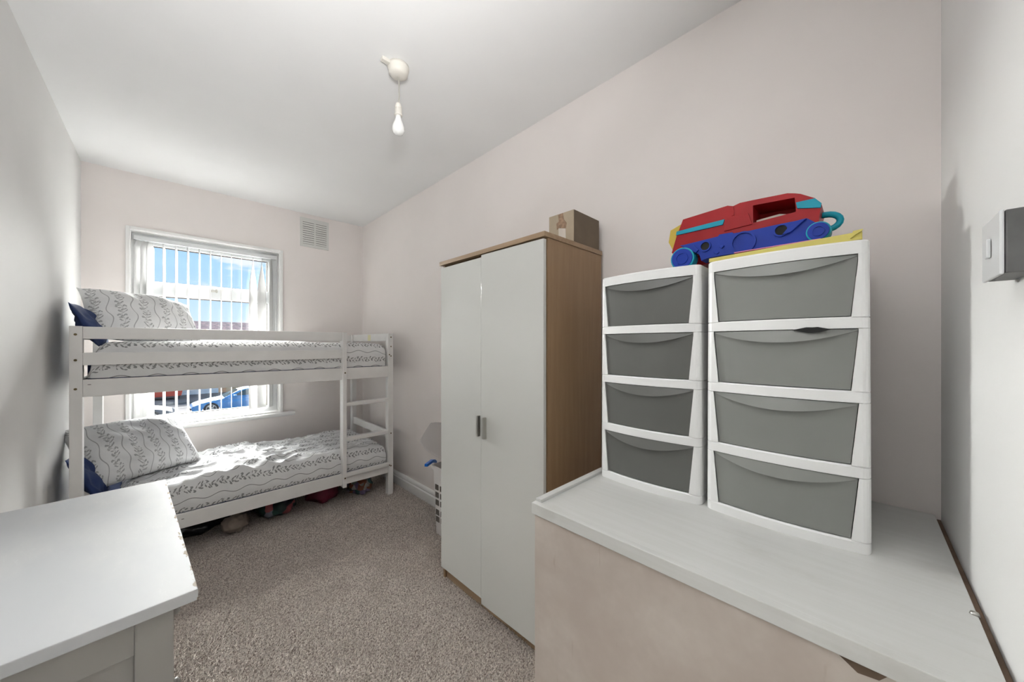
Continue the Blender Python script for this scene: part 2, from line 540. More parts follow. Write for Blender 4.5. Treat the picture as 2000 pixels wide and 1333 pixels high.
# unseen white door behind the camera, closed to bounce light back, in the wall left of the light switch
struct(box('wall_front_upper', (XL - T, 0.66, YF - T, YF, 2.04, ZC), 'wall_white'), 'white painted wall above the door')
struct(box('wall_front_side', (XL - T, -0.16, YF - T, YF, -0.06, 2.04), 'wall_white'), 'white painted wall beside the door')
door = struct(box('door_1', (-0.155, 0.655, YF - 0.06, YF - 0.022, 0.006, 2.035), 'gloss_white', None, 0.003), 'white panelled room door')
for x0, x1 in ((-0.065, 0.215), (0.285, 0.565)):
    for z0, z1 in ((0.20, 0.90), (1.10, 1.86)):
        box('door_panel', (x0, x1, YF - 0.023, YF - 0.016, z0, z1), 'gloss_white', door, 0.004)
box('door_handle', (-0.11, 0.0, YF - 0.022, YF + 0.03, 0.99, 1.012), 'metal', door, 0.006)

# carpet pile: a dense mat of small tufts
def carpet_pile():
    x0, x1, y0, y1, st = XL, XR, 0.75, 3.45, 0.0064
    gx, gy = np.meshgrid(np.arange(x0, x1, st), np.arange(y0, y1, st))
    px = gx.ravel() + np.random.uniform(-.5, .5, gx.size) * st; py = gy.ravel() + np.random.uniform(-.5, .5, gx.size) * st
    keep = (px > XL + 0.022) & (px < XR - 0.022)
    keep &= ~((px > 1.155) & (py > 0.93) & (py < 1.735)) & ~((px > 0.80) & (py < 0.95))
    px, py = px[keep], py[keep]; n = len(px)
    h = np.random.uniform(0.007, 0.016, n); r = np.random.uniform(0.0030, 0.0046, n)
    ang = np.random.uniform(0, 2 * PI, n)
    lx = np.random.normal(0.003, 0.006, n); ly = np.random.normal(-0.002, 0.006, n)
    V = np.zeros((n, 4, 3), np.float32)
    for k in range(3):
        a = ang + k * 2 * PI / 3
        V[:, k, 0] = px + r * np.cos(a); V[:, k, 1] = py + r * np.sin(a); V[:, k, 2] = -0.001
    V[:, 3, 0] = px + lx; V[:, 3, 1] = py + ly; V[:, 3, 2] = h
    base = (np.arange(n) * 4)[:, None, None]
    F = (base + np.array([[0, 1, 3], [1, 2, 3], [2, 0, 3]])[None]).reshape(-1)
    me = bpy.data.meshes.new('carpet_pile')
    me.vertices.add(n * 4); me.vertices.foreach_set('co', V.ravel())
    me.loops.add(len(F)); me.loops.foreach_set('vertex_index', F.astype(np.int32))
    me.polygons.add(len(F) // 3); me.polygons.foreach_set('loop_start', np.arange(0, len(F), 3, dtype=np.int32))
    me.update(calc_edges=True)
    me.materials.append(M['carpet'])
    o = bpy.data.objects.new('carpet_pile', me); COL.objects.link(o); o.parent = floor
    o['kind'] = 'stuff'
    return o
carpet_pile()

# ------------------------------------------------------------------ window
win = bpy.data.objects.new('window_1', None); COL.objects.link(win); win.location = (0.3, YB + 0.12, WZ0)
struct(win, 'white framed window with a top opening light')
def wpart(name, b, m, parent=None, bevel=0.002):
    o = box(name, b, m, None, bevel); o.parent = parent or win
    o.matrix_parent_inverse = (Matrix.Translation(win.location)).inverted()
    return o
FY0, FY1 = YB + 0.10, YB + 0.17
bm = BM()
G0, G1, H0, H1, TR0, TR1 = -0.135, 0.716, 0.752, 2.180, 1.765, 1.880
bx(bm, WX0, G0, FY0, FY1, WZ0, WZ1); bx(bm, G1, WX1, FY0, FY1, WZ0, WZ1)
bx(bm, G0, G1, FY0, FY1, WZ0, H0); bx(bm, G0, G1, FY0, FY1, H1, WZ1)
o = obj('outer_frame', bm, 'upvc', win); o.matrix_parent_inverse = Matrix.Translation(win.location).inverted()
wpart('transom', (G0, G1, FY0 - 0.005, FY1, TR0, TR1), 'upvc', bevel=0.004)
for nm, z0, z1 in (('pane', TR1, H1), ('pane', H0, TR0)):
    wpart(nm, (G0, G1, FY0 + 0.035, FY0 + 0.040, z0, z1), 'glass', bevel=0)
    bm = BM(); g = 0.008
    bx(bm, G0, G0 + g, FY0 + 0.025, FY0 + 0.034, z0, z1); bx(bm, G1 - g, G1, FY0 + 0.025, FY0 + 0.034, z0, z1)
    bx(bm, G0 + g, G1 - g, FY0 + 0.025, FY0 + 0.034, z0, z0 + g); bx(bm, G0 + g, G1 - g, FY0 + 0.025, FY0 + 0.034, z1 - g, z1)
    o = obj('gasket', bm, 'dark_line', win); o.matrix_parent_inverse = Matrix.Translation(win.location).inverted()
hd = wpart('handle', (0.285, 0.335, FY0 - 0.022, FY0 - 0.004, 1.833, 1.848), 'metal', bevel=0.003)
wpart('handle_lever', (0.318, 0.330, FY0 - 0.040, FY0 - 0.020, 1.826, 1.856), 'metal', bevel=0.002)
# bead trim standing proud of the wall round the opening
bm = BM()
O = 0.020
for b in ((WX0 - O, WX0 + 0.004, YB - 0.014, YB + 0.02, WZ0, WZ1 + O), (WX1 - 0.004, WX1 + O, YB - 0.014, YB + 0.02, WZ0, WZ1 + O), (WX0 + 0.004, WX1 - 0.004, YB - 0.014, YB + 0.02, WZ1 - 0.004, WZ1 + O)):
    bx(bm, *b)
struct(obj('trim_1', bm, 'gloss_white', None, bevel=0.003), 'white bead trim around the window opening')
# reveals
bm = BM()
bx(bm, WX0, WX0 + 0.008, YB + 0.02, FY0, WZ0, WZ1); bx(bm, WX1 - 0.008, WX1, YB + 0.02, FY0, WZ0, WZ1)
bx(bm, WX0 + 0.008, WX1 - 0.008, YB + 0.02, FY0, WZ1 - 0.008, WZ1)
struct(obj('trim_2', bm, 'gloss_white'), 'white window reveal lining')
# sill board with rounded nose
bm = BM()
nose = [(YB + 0.10, 0.652), (YB + 0.10, 0.690)] + [(YB - 0.042 - 0.019 * math.sin(a), 0.671 + 0.019 * math.cos(a)) for a in [i * PI / 10 for i in range(11)]]
inner = prism(BM(), [(y, z) for y, z in nose], 'x', WX0 - 0.11, WX1 + 0.115)
for v in inner.verts:
    if v.co.y > YB - 0.001 and (v.co.x < WX0 or v.co.x > WX1): v.co.y = YB - 0.001
struct(obj('trim_3', inner, 'gloss_white'), 'white window sill board with a rounded nose')
bm.free()
struct(box('trim_4', (WX0 + 0.008, WX1 - 0.008, YB + 0.0, FY0, 0.655, 0.700), 'gloss_white', None, 0.002), 'white inner sill inside the window recess')

# vertical blind
blind = thing('vertical_blind', 'white vertical blind with vanes turned open across the window', 'blind', (0.3, YB + 0.06, 2.19))
BINV = Matrix.Translation(blind.location).inverted()
def bpart(o):
    o.parent = blind; o.matrix_parent_inverse = BINV; return o
bpart(box('headrail', (WX0 + 0.02, WX1 - 0.02, YB + 0.045, YB + 0.085, 2.200, 2.236), 'upvc', None, 0.004))
def vane(x, ang0, ang1, z0=0.745, z1=2.196, w=0.089, yc=YB + 0.062, t_at=0.35):
    bm = BM(); rows = 26; cols = 5
    f, b = [], []
    for i in range(rows + 1):
        t = i / rows
        k = min(1.0, t / t_at); k = k * k * (3 - 2 * k)
        a = math.radians(ang0 + (ang1 - ang0) * k)
        # top is gathered by the hanger
        ww = w * (0.55 + 0.45 * min(1.0, t / 0.03))
        fr, br = [], []
        for j in range(cols + 1):
            s = (j / cols - 0.5)
            bow = 0.0012 * (1 - 4 * s * s)
            dx, dy = math.sin(a), math.cos(a)
            px, py = x + dx * s * ww + dy * bow, yc + dy * s * ww * 0.98 - dx * bow
            fr.append(bm.verts.new((px + dy * 0.0006, py - dx * 0.0006, z1 + (z0 - z1) * t)))
            br.append(bm.verts.new((px - dy * 0.0006, py + dx * 0.0006, z1 + (z0 - z1) * t)))
        f.append(fr); b.append(br)
    for i in range(rows):
        for j in range(cols):
            bm.faces.new((f[i][j], f[i][j + 1], f[i + 1][j + 1], f[i + 1][j]))
            bm.faces.new((b[i][j], b[i + 1][j], b[i + 1][j + 1], b[i][j + 1]))
        bm.faces.new((f[i][0], f[i + 1][0], b[i + 1][0], b[i][0])); bm.faces.new((f[i][cols], b[i][cols], b[i + 1][cols], f[i + 1][cols]))
    for j in range(cols):
        bm.faces.new((f[0][j], b[0][j], b[0][j + 1], f[0][j + 1])); bm.faces.new((f[rows][j], f[rows][j + 1], b[rows][j + 1], b[rows][j]))
    return bpart(obj('vane', bm, 'vane', None, True))
for x, a in ((-0.178, 40), (-0.150, 48), (-0.118, 42), (-0.092, 30)): vane(x, a, a)
xs = [-0.012 + i * 0.0735 for i in range(8)]
for i, x in enumerate(xs): vane(x, 11.5 - i * 0.5, 11.0 - i * 0.4)
vane(0.590, 9, 52, t_at=0.24); vane(0.660, 9, 62, t_at=0.26); vane(0.735, 24, 30)
chain = BM(); tube(chain, [(WX1 - 0.03, YB + 0.03, 2.2), (WX1 - 0.031, YB + 0.028, 1.6), (WX1 - 0.03, YB + 0.03, 1.0)], 0.0018, 6)
bpart(obj('control_chain', chain, 'upvc'))

# wall vent
vent = thing('air_vent', 'square white louvred wall vent high beside the window', 'vent', (1.105, YB, 2.517))
bm = BM()
vw, vh = 0.134, 0.148
bx(bm, -vw, -vw + 0.022, -0.012, 0, -vh, vh); bx(bm, vw - 0.022, vw, -0.012, 0, -vh, vh)
bx(bm, -0.008, 0.008, -0.012, 0, -vh + 0.028, vh - 0.028)
bx(bm, -vw + 0.022, vw - 0.022, -0.012, 0, vh - 0.028, vh); bx(bm, -vw + 0.022, vw - 0.022, -0.012, 0, -vh, -vh + 0.028)
obj('grille_frame', bm, 'vent', vent)
M['vent_back'] = mat('vent_shadow_mesh', (0.22, 0.21, 0.20), 0.8, 0.05)
box('backing', (-vw + 0.02, vw - 0.02, -0.003, 0.0, -vh + 0.02, vh - 0.02), 'vent_back', vent)
sl = BM(); prism(sl, [(-0.0118, -0.0085), (-0.0100, -0.0092), (-0.0085, 0.0075), (-0.0105, 0.0080)], 'x', 0, 0.104)
slat0 = obj('slat', sl, 'vent', vent)
first = True
for c in (-vw + 0.022, 0.008):
    for k in range(11):
        z = -vh + 0.028 + 0.0122 + k * 0.0222
        s_ = slat0 if first else copy_obj(slat0, vent)
        first = False
        s_.location = (c, 0, z)
bm = BM(); cyl(bm, (-0.03, -0.013, 0.0), 0.005, 0.004, 'y', 12); cyl(bm, (-0.022, -0.013, -0.018), 0.005, 0.004, 'y', 12)
obj('screw', bm, 'upvc', vent)

# pendant bulb
pend = thing('pendant_lamp', 'bare white bulb hanging on a short flex from a ceiling rose', 'lamp', (0.801, 1.589, ZC))
obj('ceiling_rose', lathe(BM(), [(0, 0), (0.050, 0), (0.050, -0.012), (0.046, -0.026), (0.044, -0.040), (0.030, -0.048), (0.010, -0.052), (0, -0.052)]), 'rose', pend, True)
box('surface_conduit_end', (-0.085, -0.045, -0.012, 0.012, -0.016, 0.0), 'rose', pend, 0.003)
obj('flex', tube(BM(), [(0, 0, -0.048), (0.004, 0, -0.09), (0.005, 0, -0.14), (0.002, 0, -0.19)], 0.0035, 8), 'cord', pend, True)
obj('lamp_holder', lathe(BM(), [(0, -0.178), (0.010, -0.180), (0.015, -0.190), (0.0165, -0.200), (0.0165, -0.202), (0.0145, -0.203), (0.0175, -0.206), (0.0175, -0.232), (0.019, -0.234), (0.019, -0.240), (0.013, -0.241), (0, -0.241)]), 'rose', pend, True)
obj('bulb', lathe(BM(), [(0, -0.236), (0.0130, -0.238), (0.0135, -0.252), (0.018, -0.266), (0.0255, -0.285), (0.029, -0.300), (0.028, -0.314), (0.022, -0.326), (0.012, -0.333), (0, -0.335)]), 'bulb', pend, True)

# light switch on the front wall
sw = thing('light_switch', 'white light switch on a grey surface box by the doorway', 'light switch', (0.855, YF, 1.497))
box('back_box', (-0.050, 0.048, 0, 0.026, -0.043, 0.043), 'switch_grey', sw, 0.002)
box('face_plate', (-0.050, 0.050, 0.0265, 0.0305, -0.044, 0.044), 'upvc', sw, 0.002)
box('rocker', (-0.008, 0.008, 0.031, 0.035, -0.014, 0.014), 'upvc', sw, 0.002)

# ------------------------------------------------------------------ bunk bed
bed = thing('bunk_bed', 'white painted wooden bunk bed with ladder in front of the window', 'bunk bed')
BX0, BX1, BY0, BY1, BZ = -0.370, 1.462, 3.0, 3.912, 1.458
PW = 0.046
def bp(name, b, m='bed_white', bevel=0.003): return box(name, b, m, bed, bevel)
for x0 in (BX0, BX1 - PW):
    bp('post', (x0, x0 + PW, BY0, BY0 + 0.056, 0, BZ)); bp('post', (x0, x0 + PW, BY1 - 0.056, BY1, 0, BZ))
LX0, LX1 = 1.022, 1.052
RX0, RX1 = BX0 + PW, BX1 - PW
# front rails and guards
bp('guard_rail', (RX0, LX0 + 0.004, BY0 + 0.004, BY0 + 0.026, 1.388, 1.456)); bp('guard_rail', (RX0, LX0 + 0.004, BY0 + 0.004, BY0 + 0.026, 1.243, 1.312))
bp('side_rail', (RX0, RX1, BY0 + 0.004, BY0 + 0.028, 1.068, 1.164)); bp('side_rail', (RX0, RX1, BY0 + 0.004, BY0 + 0.028, 0.203, 0.294))
# back rails and guards
bp('guard_rail', (RX0, RX1, BY1 - 0.026, BY1 - 0.004, 1.388, 1.456)); bp('guard_rail', (RX0, RX1, BY1 - 0.026, BY1 - 0.004, 1.243, 1.312))
bp('side_rail', (RX0, RX1, BY1 - 0.028, BY1 - 0.004, 1.068, 1.164)); bp('side_rail', (RX0, RX1, BY1 - 0.028, BY1 - 0.004, 0.203, 0.294))
for x0 in (BX0 + 0.012, BX1 - 0.034):
    for z0, z1 in ((1.388, 1.460), (1.07, 1.16), (0.508, 0.576), (0.205, 0.290)):
        bp('end_rail', (x0, x0 + 0.022, BY0 + 0.056, BY1 - 0.056, z0, z1))
# ladder
bp('ladder_stile', (LX0, LX1, BY0 - 0.022, BY0 + 0.050, 0.186, 1.456))
for z0, z1, y0 in ((0.846, 0.876, 0), (0.556, 0.588, 0), (0.268, 0.298, -0.016)):
    bp('rung', (LX1, RX1, BY0 + y0, BY0 + y0 + 0.045 if y0 == 0 else BY0 + 0.003, z0, z1))
# slats
sl0 = bp('slat', (-0.35, -0.28, BY0 + 0.03, BY1 - 0.03, 1.100, 1.116), bevel=0.002)
for zz in (0.0, -0.865):
    for k in range(11):
        if zz == 0.0 and k == 0: continue
        c = copy_obj(sl0, bed); c.location = (0.032 + k * 0.163, 0, zz)
sl0.location = (0.032, 0, 0)
bp('slat_ledge', (RX0, RX1, BY0 + 0.028, BY0 + 0.055, 1.072, 1.099)); bp('slat_ledge', (RX0, RX1, BY1 - 0.055, BY1 - 0.028, 1.072, 1.099))
bp('slat_ledge', (RX0, RX1, BY0 + 0.028, BY0 + 0.055, 0.207, 0.234)); bp('slat_ledge', (RX0, RX1, BY1 - 0.055, BY1 - 0.028, 0.207, 0.234))
# bolt caps
bc = obj('bolt_cap', cyl(BM(), (0, 0, 0), 0.0062, 0.003, 'y', 14), 'brass', bed)
bolts = [(BX0 + 0.022, z) for z in (1.412, 1.272, 1.115)] + [(BX1 - 0.021, z) for z in (1.424, 1.340, 1.254, 0.556, 0.262)] + [(BX1 - 0.036, z) for z in (1.266, 0.270)]
for i, (x, z) in enumerate(bolts):
    c = bc if i == 0 else copy_obj(bc, bed); c.location = (x, BY0 - 0.002, z)
for x, z in ((LX0 + 0.016, 1.125), (LX0 + 0.016, 0.262)):
    c = copy_obj(bc, bed); c.location = (x, BY0 - 0.024, z)
for x, z in ((-0.300, 1.136), (0.074, 0.262)):
    bp('screw_slot', (x - 0.006, x + 0.006, BY0 + 0.0025, BY0 + 0.0045, z - 0.0015, z + 0.0015), 'dark_line', 0)
bp('label_sticker', (BX1 - 0.0352, BX1 - 0.0342, 3.41, 3.475, 1.395, 1.452), 'sticker', 0)

# mattresses (navy fitted sheets), duvets, pillows
def rounded_slab(name, x0, x1, y0, y1, z0, z1, m, r=0.03):
    return obj(name, bx(BM(), x0, x1, y0, y1, z0, z1), m, None, True, r, 3)
tag(rounded_slab('mattress', -0.315, 1.395, BY0 + 0.058, BY1 - 0.060, 1.117, 1.285, 'navy'), 'mattress in a navy fitted sheet on the upper bunk', 'mattress')
tag(rounded_slab('mattress', -0.315, 1.395, BY0 + 0.058, BY1 - 0.060, 0.252, 0.405, 'navy'), 'mattress in a navy fitted sheet on the lower bunk', 'mattress')


def duvet(name, x0, x1, y0, y1, z0, ztop, r, m, wrinkle, end_drop, seed, seams):
    """rounded quilt: rows along x, each a path from the front hem over the top to the back hem"""
    bm = BM(); uvl = bm.loops.layers.uv.new('UVMap')
    path = []
    def add(y, z):
        path.append((y, z))
    ns = 12
    zr = ztop - r
    for i in range(ns): add(y0, z0 + (zr - z0) * i / ns)
    for i in range(10):
        a = i / 10 * PI / 2; add(y0 + r - r * math.cos(a), zr + r * math.sin(a))
    nt_ = 64
    for i in range(nt_): add(y0 + r + (y1 - y0 - 2 * r) * i / nt_, ztop)
    for i in range(10):
        a = i / 10 * PI / 2; add(y1 - r + r * math.sin(a), zr + r * math.cos(a))
    for i in range(5): add(y1, zr + (z0 - zr) * i / 4)
    arc = [0]
    for a, b in zip(path, path[1:]): arc.append(arc[-1] + math.hypot(b[0] - a[0], b[1] - a[1]))
    nx = 190
    off = Vector((seed * 3.1, seed * 1.7, seed))
    grid, uvs = [], []
    for i in range(nx + 1):
        t = i / nx; x = x0 + (x1 - x0) * t
        row, ur = [], []
        e = max(0, (x - (x1 - 0.22)) / 0.22); s_ = max(0, ((x0 + 0.08) - x) / 0.08)
        f = 1 - end_drop * (1 - math.sqrt(max(0, 1 - e * e))) - 0.75 * (1 - math.sqrt(max(0, 1 - s_ * s_)))
        for (y, z), a in zip(path, arc):
            zz = z0 + (z - z0) * f
            p = Vector((x, y, zz))
            top = max(0.0, min(1.0, (z - zr) / max(r, 1e-4)))
            q = p * 1.0 + off
            n1 = noise.noise(Vector((q.x * 2.6, q.y * 3.0, q.z * 2.0)))
            n2 = 1 - abs(noise.noise(Vector((q.x * 6.5 + q.y * 3, q.y * 7.0 - q.x * 2, q.z * 4)))) * 2
            n3 = noise.noise(Vector((q.x * 17, q.y * 15, q.z * 12)))
            c1_ = math.exp(-((x - 0.42) / 0.30) ** 2) * 0.9 + 0.45
            dz = wrinkle * top * (0.020 * n1 + c1_ * 0.030 * max(0, n2) ** 2 + 0.007 * n3)
            dy = wrinkle * (1 - top) * (0.006 * n1 + 0.0025 * n3)
            for sx in seams:
                dd = (x - sx) / 0.018
                pin = math.exp(-dd * dd)
                dy += 0.006 * pin * (1 - top); dz -= 0.006 * pin * top
            back = 1 if y < (y0 + y1) / 2 else -1
            bulge = 0.010 * math.sin(min(1, max(0, (zz - z0) / max(1e-4, zr - z0))) * PI) * (1 - top)
            row.append(bm.verts.new((x, y + (dy - bulge) * back, zz + dz)))
            ur.append((x, a))
        grid.append(row); uvs.append(ur)
    npth = len(path)
    # end caps: fold the last rows down to the hem
    for rows, uvr, xe in ((grid, uvs, x1), (None, None, x0)):
        src = grid[-1] if xe == x1 else grid[0]
        srcuv = uvs[-1] if xe == x1 else uvs[0]
        sgn = 1 if xe == x1 else -1
        cap = [bm.verts.new((xe + sgn * 0.012, min(max(v.co.y, y0 + 0.02), y1 - 0.02), z0 + (v.co.z - z0) * 0.35)) for v in src]
        cuv = [(u_ + sgn * 0.08, v_) for u_, v_ in srcuv]
        if xe == x1: grid.append(cap); uvs.append(cuv)
        else: grid.insert(0, cap); uvs.insert(0, cuv)
    for i in range(len(grid) - 1):
        for j in range(npth - 1):
            f = bm.faces.new((grid[i][j], grid[i + 1][j], grid[i + 1][j + 1], grid[i][j + 1]))
            for lp, (a, b) in zip(f.loops, ((i, j), (i + 1, j), (i + 1, j + 1), (i, j + 1))): lp[uvl].uv = uvs[a][b]
    return obj(name, bm, m, None, True)


tag(duvet('duvet', -0.300, 1.402, BY0 + 0.030, BY1 - 0.032, 1.168, 1.372, 0.05, 'duvet', 0.35, 0.22, 2.0, [0.9]),
    'white leaf-print duvet tucked smooth on the upper bunk', 'duvet')
tag(duvet('duvet', -0.225, 1.404, BY0 + 0.030, BY1 - 0.034, 0.296, 0.470, 0.075, 'duvet_low', 1.0, 0.25, 5.0, [0.28, 0.66, 0.93, 1.20]),
    'rumpled white leaf-print duvet on the lower bunk', 'duvet')


def pillow(name, L, W, Th, m, seed, origin, ax, ay, droop=0.0):
    """ax: direction of the long side, ay: direction up the short side; uv: stripes run along the short side"""
    bm = BM(); uvl = bm.loops.layers.uv.new('UVMap')
    n1, n2 = 44, 32
    ax = Vector(ax).normalized(); ay = Vector(ay); ay = (ay - ax * ay.dot(ax)).normalized(); az = ax.cross(ay)
    off = Vector((seed, seed * 2.3, seed * 0.7))
    V = {}
    def P(i, j, side):
        u = -1 + 2 * i / n1; v = -1 + 2 * j / n2
        edge = i in (0, n1) or j in (0, n2)
        k = (i, j, 0 if edge else side)
        if k in V: return V[k]
        pu = 1 - 0.055 * (1 - abs(v) ** 3) * abs(u) ** 6 - 0.0; pv = 1 - 0.06 * (1 - abs(u) ** 3) * abs(v) ** 6
        h = (max(0, 1 - abs(u) ** 3.2) ** 0.62) * (max(0, 1 - abs(v) ** 2.8) ** 0.62)
        q = Vector((u * 1.6, v * 1.2, side)) + off
        wr = noise.noise(q * 1.4) * 0.030 * h + noise.noise(Vector((u * 5 + v * 2, v * 3, side)) + off) * 0.012 * h
        x = u * L / 2 * pu; y = v * W / 2 * pv; z = side * Th / 2 * h + wr
        z -= droop * (u * u) * L * 0.5
        co = Vector(origin) + ax * x + ay * y + az * z
        V[k] = bm.verts.new(co); return V[k]
    for side in (1, -1):
        for i in range(n1):
            for j in range(n2):
                c = [(i, j), (i + 1, j), (i + 1, j + 1), (i, j + 1)]
                if side < 0: c = c[::-1]
                f = bm.faces.new([P(a, b, side) for a, b in c])
                for lp, (a, b) in zip(f.loops, c):
                    lp[uvl].uv = (b / n2 * W + 0.02 * math.sin(a * 0.4), a / n1 * L)
    return obj(name, bm, m, None, True)


def leaning(name, m, base, along, L, W, Th, lean, seed, label, droop=0.0):
    """pillow resting on its long edge: base = midpoint of the bottom edge, along = horizontal direction, lean in degrees from vertical"""
    a = Vector((along[0], along[1], along[2] if len(along) > 2 else 0)).normalized()
    back = Vector((-a.y, a.x, 0)).normalized()
    up = Vector((0, 0, 1)) * math.cos(math.radians(lean)) + back * math.sin(math.radians(lean))
    o = Vector(base) + up * (W / 2)
    return tag(pillow(name, L, W, Th, m, seed, o, a, up, droop), label, 'pillow')


leaning('pillow', 'pillow', (-0.055, 3.395, 0.480), (0.50, 0.31), 0.62, 0.46, 0.18, 40, 1.3, 'leaf-print pillow propped up on the lower bunk', 0.05)
leaning('pillow', 'pillow', (-0.045, 3.375, 1.378), (0.49, 0.22, -0.05), 0.58, 0.41, 0.19, 38, 4.1, 'leaf-print pillow propped up on the upper bunk', 0.05)
leaning('pillow', 'navy', (-0.272, 3.30, 1.345), (0.0, 0.5), 0.46, 0.27, 0.06, 24, 2.2, 'navy pillow behind the printed one on the upper bunk', 0.0)
leaning('pillow', 'navy', (-0.258, 3.29, 0.415), (0.0, 0.5), 0.36, 0.33, 0.06, 25, 6.6, 'navy pillow behind the printed one on the lower bunk', 0.0)


# ------------------------------------------------------------------ bags stored under the bed
def lump(name, c, s, m, seed, amp=0.22, freq=2.4, sub=4, parent=None):
    bm = BM(); bmesh.ops.create_icosphere(bm, subdivisions=sub, radius=1.0)
    off = Vector((seed * 1.9, seed, seed * 0.4))
    for v in bm.verts:
        n = v.co.normalized()
        k = 1 + amp * noise.noise(n * freq + off) + amp * 0.5 * abs(noise.noise(n * freq * 3 + off))
        v.co = n * k
        p = Vector((v.co.x * s[0], v.co.y * s[1], v.co.z * s[2])) + Vector(c)
        if p.z < 0.012: p.z = 0.012 + (p.z - 0.012) * 0.05
        if p.z > 0.195: p.z = 0.195
        v.co = p
    return obj(name, bm, m, parent, True)
tag(lump('bin_bag', (0.135, 3.46, 0.085), (0.225, 0.205, 0.105), 'binbag', 1.0), 'black plastic bin bag under the bed', 'bag')
tag(lump('fleece_bundle', (0.350, 3.150, 0.085), (0.075, 0.048, 0.060), 'beige_cloth', 3.0, 0.25), 'small beige fleece bundle poking out from under the bed', 'fabric')
tag(lump('patterned_bag', (0.630, 3.36, 0.085), (0.140, 0.200, 0.105), 'bag_multi', 5.0), 'dark patterned fabric bag with pink spots under the bed', 'bag')
tag(lump('red_bag', (0.970, 3.37, 0.085), (0.125, 0.190, 0.105), 'bag_red', 7.0), 'dark red fabric bag under the bed', 'bag')
tag(lump('clear_bag', (1.265, 3.29, 0.080), (0.105, 0.160, 0.100), 'bag_clear', 9.0, 0.3), 'see-through bag of purple and teal clothes under the bed', 'bag')

# ------------------------------------------------------------------ wardrobe
wd = thing('wardrobe', 'two-door wardrobe with white gloss doors and oak sides', 'wardrobe', (1.36, 1.33, 0))
WINV = Matrix.Translation(wd.location).inverted()
def wp(name, b, m, bevel=0.0015, parent=None):
    o = box(name, b, m, None, bevel)
    o.parent = parent or wd; o.matrix_parent_inverse = WINV if parent is None else Matrix()
    return o
WY0, WY1, WX, WBK = 0.940, 1.722, 1.148, 1.580
wp('side_panel', (WX, WBK, WY0, WY0 + 0.018, 0.0, 1.812), 'oak'); wp('side_panel', (WX, WBK, WY1 - 0.018, WY1, 0.0, 1.812), 'oak')
wp('top_panel', (WX - 0.026, WBK, WY0 - 0.005, WY1 + 0.003, 1.8125, 1.834), 'oak_y')
wp('base_panel', (WX + 0.004, WBK - 0.006, WY0 + 0.018, WY1 - 0.018, 0.078, 0.094), 'oak')
wp('plinth', (WX + 0.010, WX + 0.026, WY0 + 0.018, WY1 - 0.018, 0.0, 0.078), 'oak_y')
wp('back_panel', (WBK - 0.005, WBK, WY0 + 0.018, WY1 - 0.018, 0.0, 1.812), 'oak')
d1 = wp('door', (WX - 0.020, WX - 0.002, 1.356, WY1 - 0.006, 0.074, 1.798), 'door_gloss')
d2 = wp('door', (WX - 0.0245, WX - 0.0065, WY0 + 0.002, 1.340, 0.062, 1.804), 'door_gloss')
for v in d2.data.vertices:                       # the near door hangs slightly ajar at its free edge
    v.co.x -= (v.co.y - WY0) * 0.020
for d, x, y in ((d1, WX - 0.020, 1.366), (d2, WX - 0.0245 - 0.0073, 1.306)):
    bm = BM(); bx(bm, x - 0.020, x, y - 0.0055, y + 0.0055, 0.894, 0.998)
    h = obj('handle', bm, 'metal', None, bevel=0.001); h.parent = d
    bm = BM()
# cardboard box on top
cb = thing('cardboard_box', 'small brown cardboard box sitting on top of the wardrobe', 'box', (1.46, 1.02, 1.834))
box('carton', (-0.110, 0.108, -0.074, 0.074, 0, 0.155), 'kraft', cb, 0.002)
box('end_flap', (-0.1135, -0.1105, -0.073, 0.073, 0.002, 0.154), 'kraft_light', cb, 0.0008)
bm = BM(); prism(bm, [(-0.030, 0.0), (0.012, 0.0), (0.014, 0.085), (-0.028, 0.075)], 'x', -0.1150, -0.1139); obj('tape_strip', bm, 'tape', cb)
bm = BM(); prism(bm, [(-0.028, 0.076), (0.010, 0.086), (0.024, 0.080), (0.026, 0.110), (0.012, 0.118), (0.016, 0.150), (-0.012, 0.152), (-0.018, 0.120), (-0.034, 0.100)], 'x', -0.1152, -0.1139); obj('torn_tape', bm, 'tape_brown', cb)

# ------------------------------------------------------------------ laundry basket behind the wardrobe
lb = thing('laundry_basket', 'slim white slotted laundry basket between the wardrobe and the bed', 'laundry basket', (1.462, 2.005, 0))
def ring_xy(hx, hy, z, r=0.03, n=6):
    pts = []
    for cx, cy, a0 in ((hx - r, hy - r, 0), (-hx + r, hy - r, PI / 2), (-hx + r, -hy + r, PI), (hx - r, -hy + r, 1.5 * PI)):
        for k in range(n + 1):
            a = a0 + k / n * PI / 2; pts.append((cx + r * math.cos(a), cy + r * math.sin(a), z))
    return pts
bm = BM()
loft(bm, [ring_xy(0.088, 0.165, 0.004), ring_xy(0.103, 0.182, 0.46), ring_xy(0.112, 0.190, 0.465), ring_xy(0.112, 0.190, 0.492), ring_xy(0.104, 0.182, 0.492), ring_xy(0.098, 0.176, 0.455), ring_xy(0.083, 0.160, 0.015)])
obj('basket_body', bm, 'basket', lb, False)
sb = None
for k, z in enumerate((0.115, 0.165, 0.235, 0.290, 0.345)):
    for j in range(5):
        y = -0.12 + j * 0.06
        hx = 0.088 + 0.015 * z / 0.46
        if sb is None:
            sb = box('slot', (-0.002, 0.0015, -0.020, 0.020, -0.019, 0.019), 'taupe_cloth', lb, 0.001); c = sb
        else: c = copy_obj(sb, lb)
        c.location = (-hx - 0.001, y, z)
    for j in range(3):
        hy = 0.165 + 0.017 * z / 0.46
        c = copy_obj(sb, lb); c.location = (-0.05 + j * 0.05, hy + 0.001, z); c.rotation_euler = (0, 0, -PI / 2)
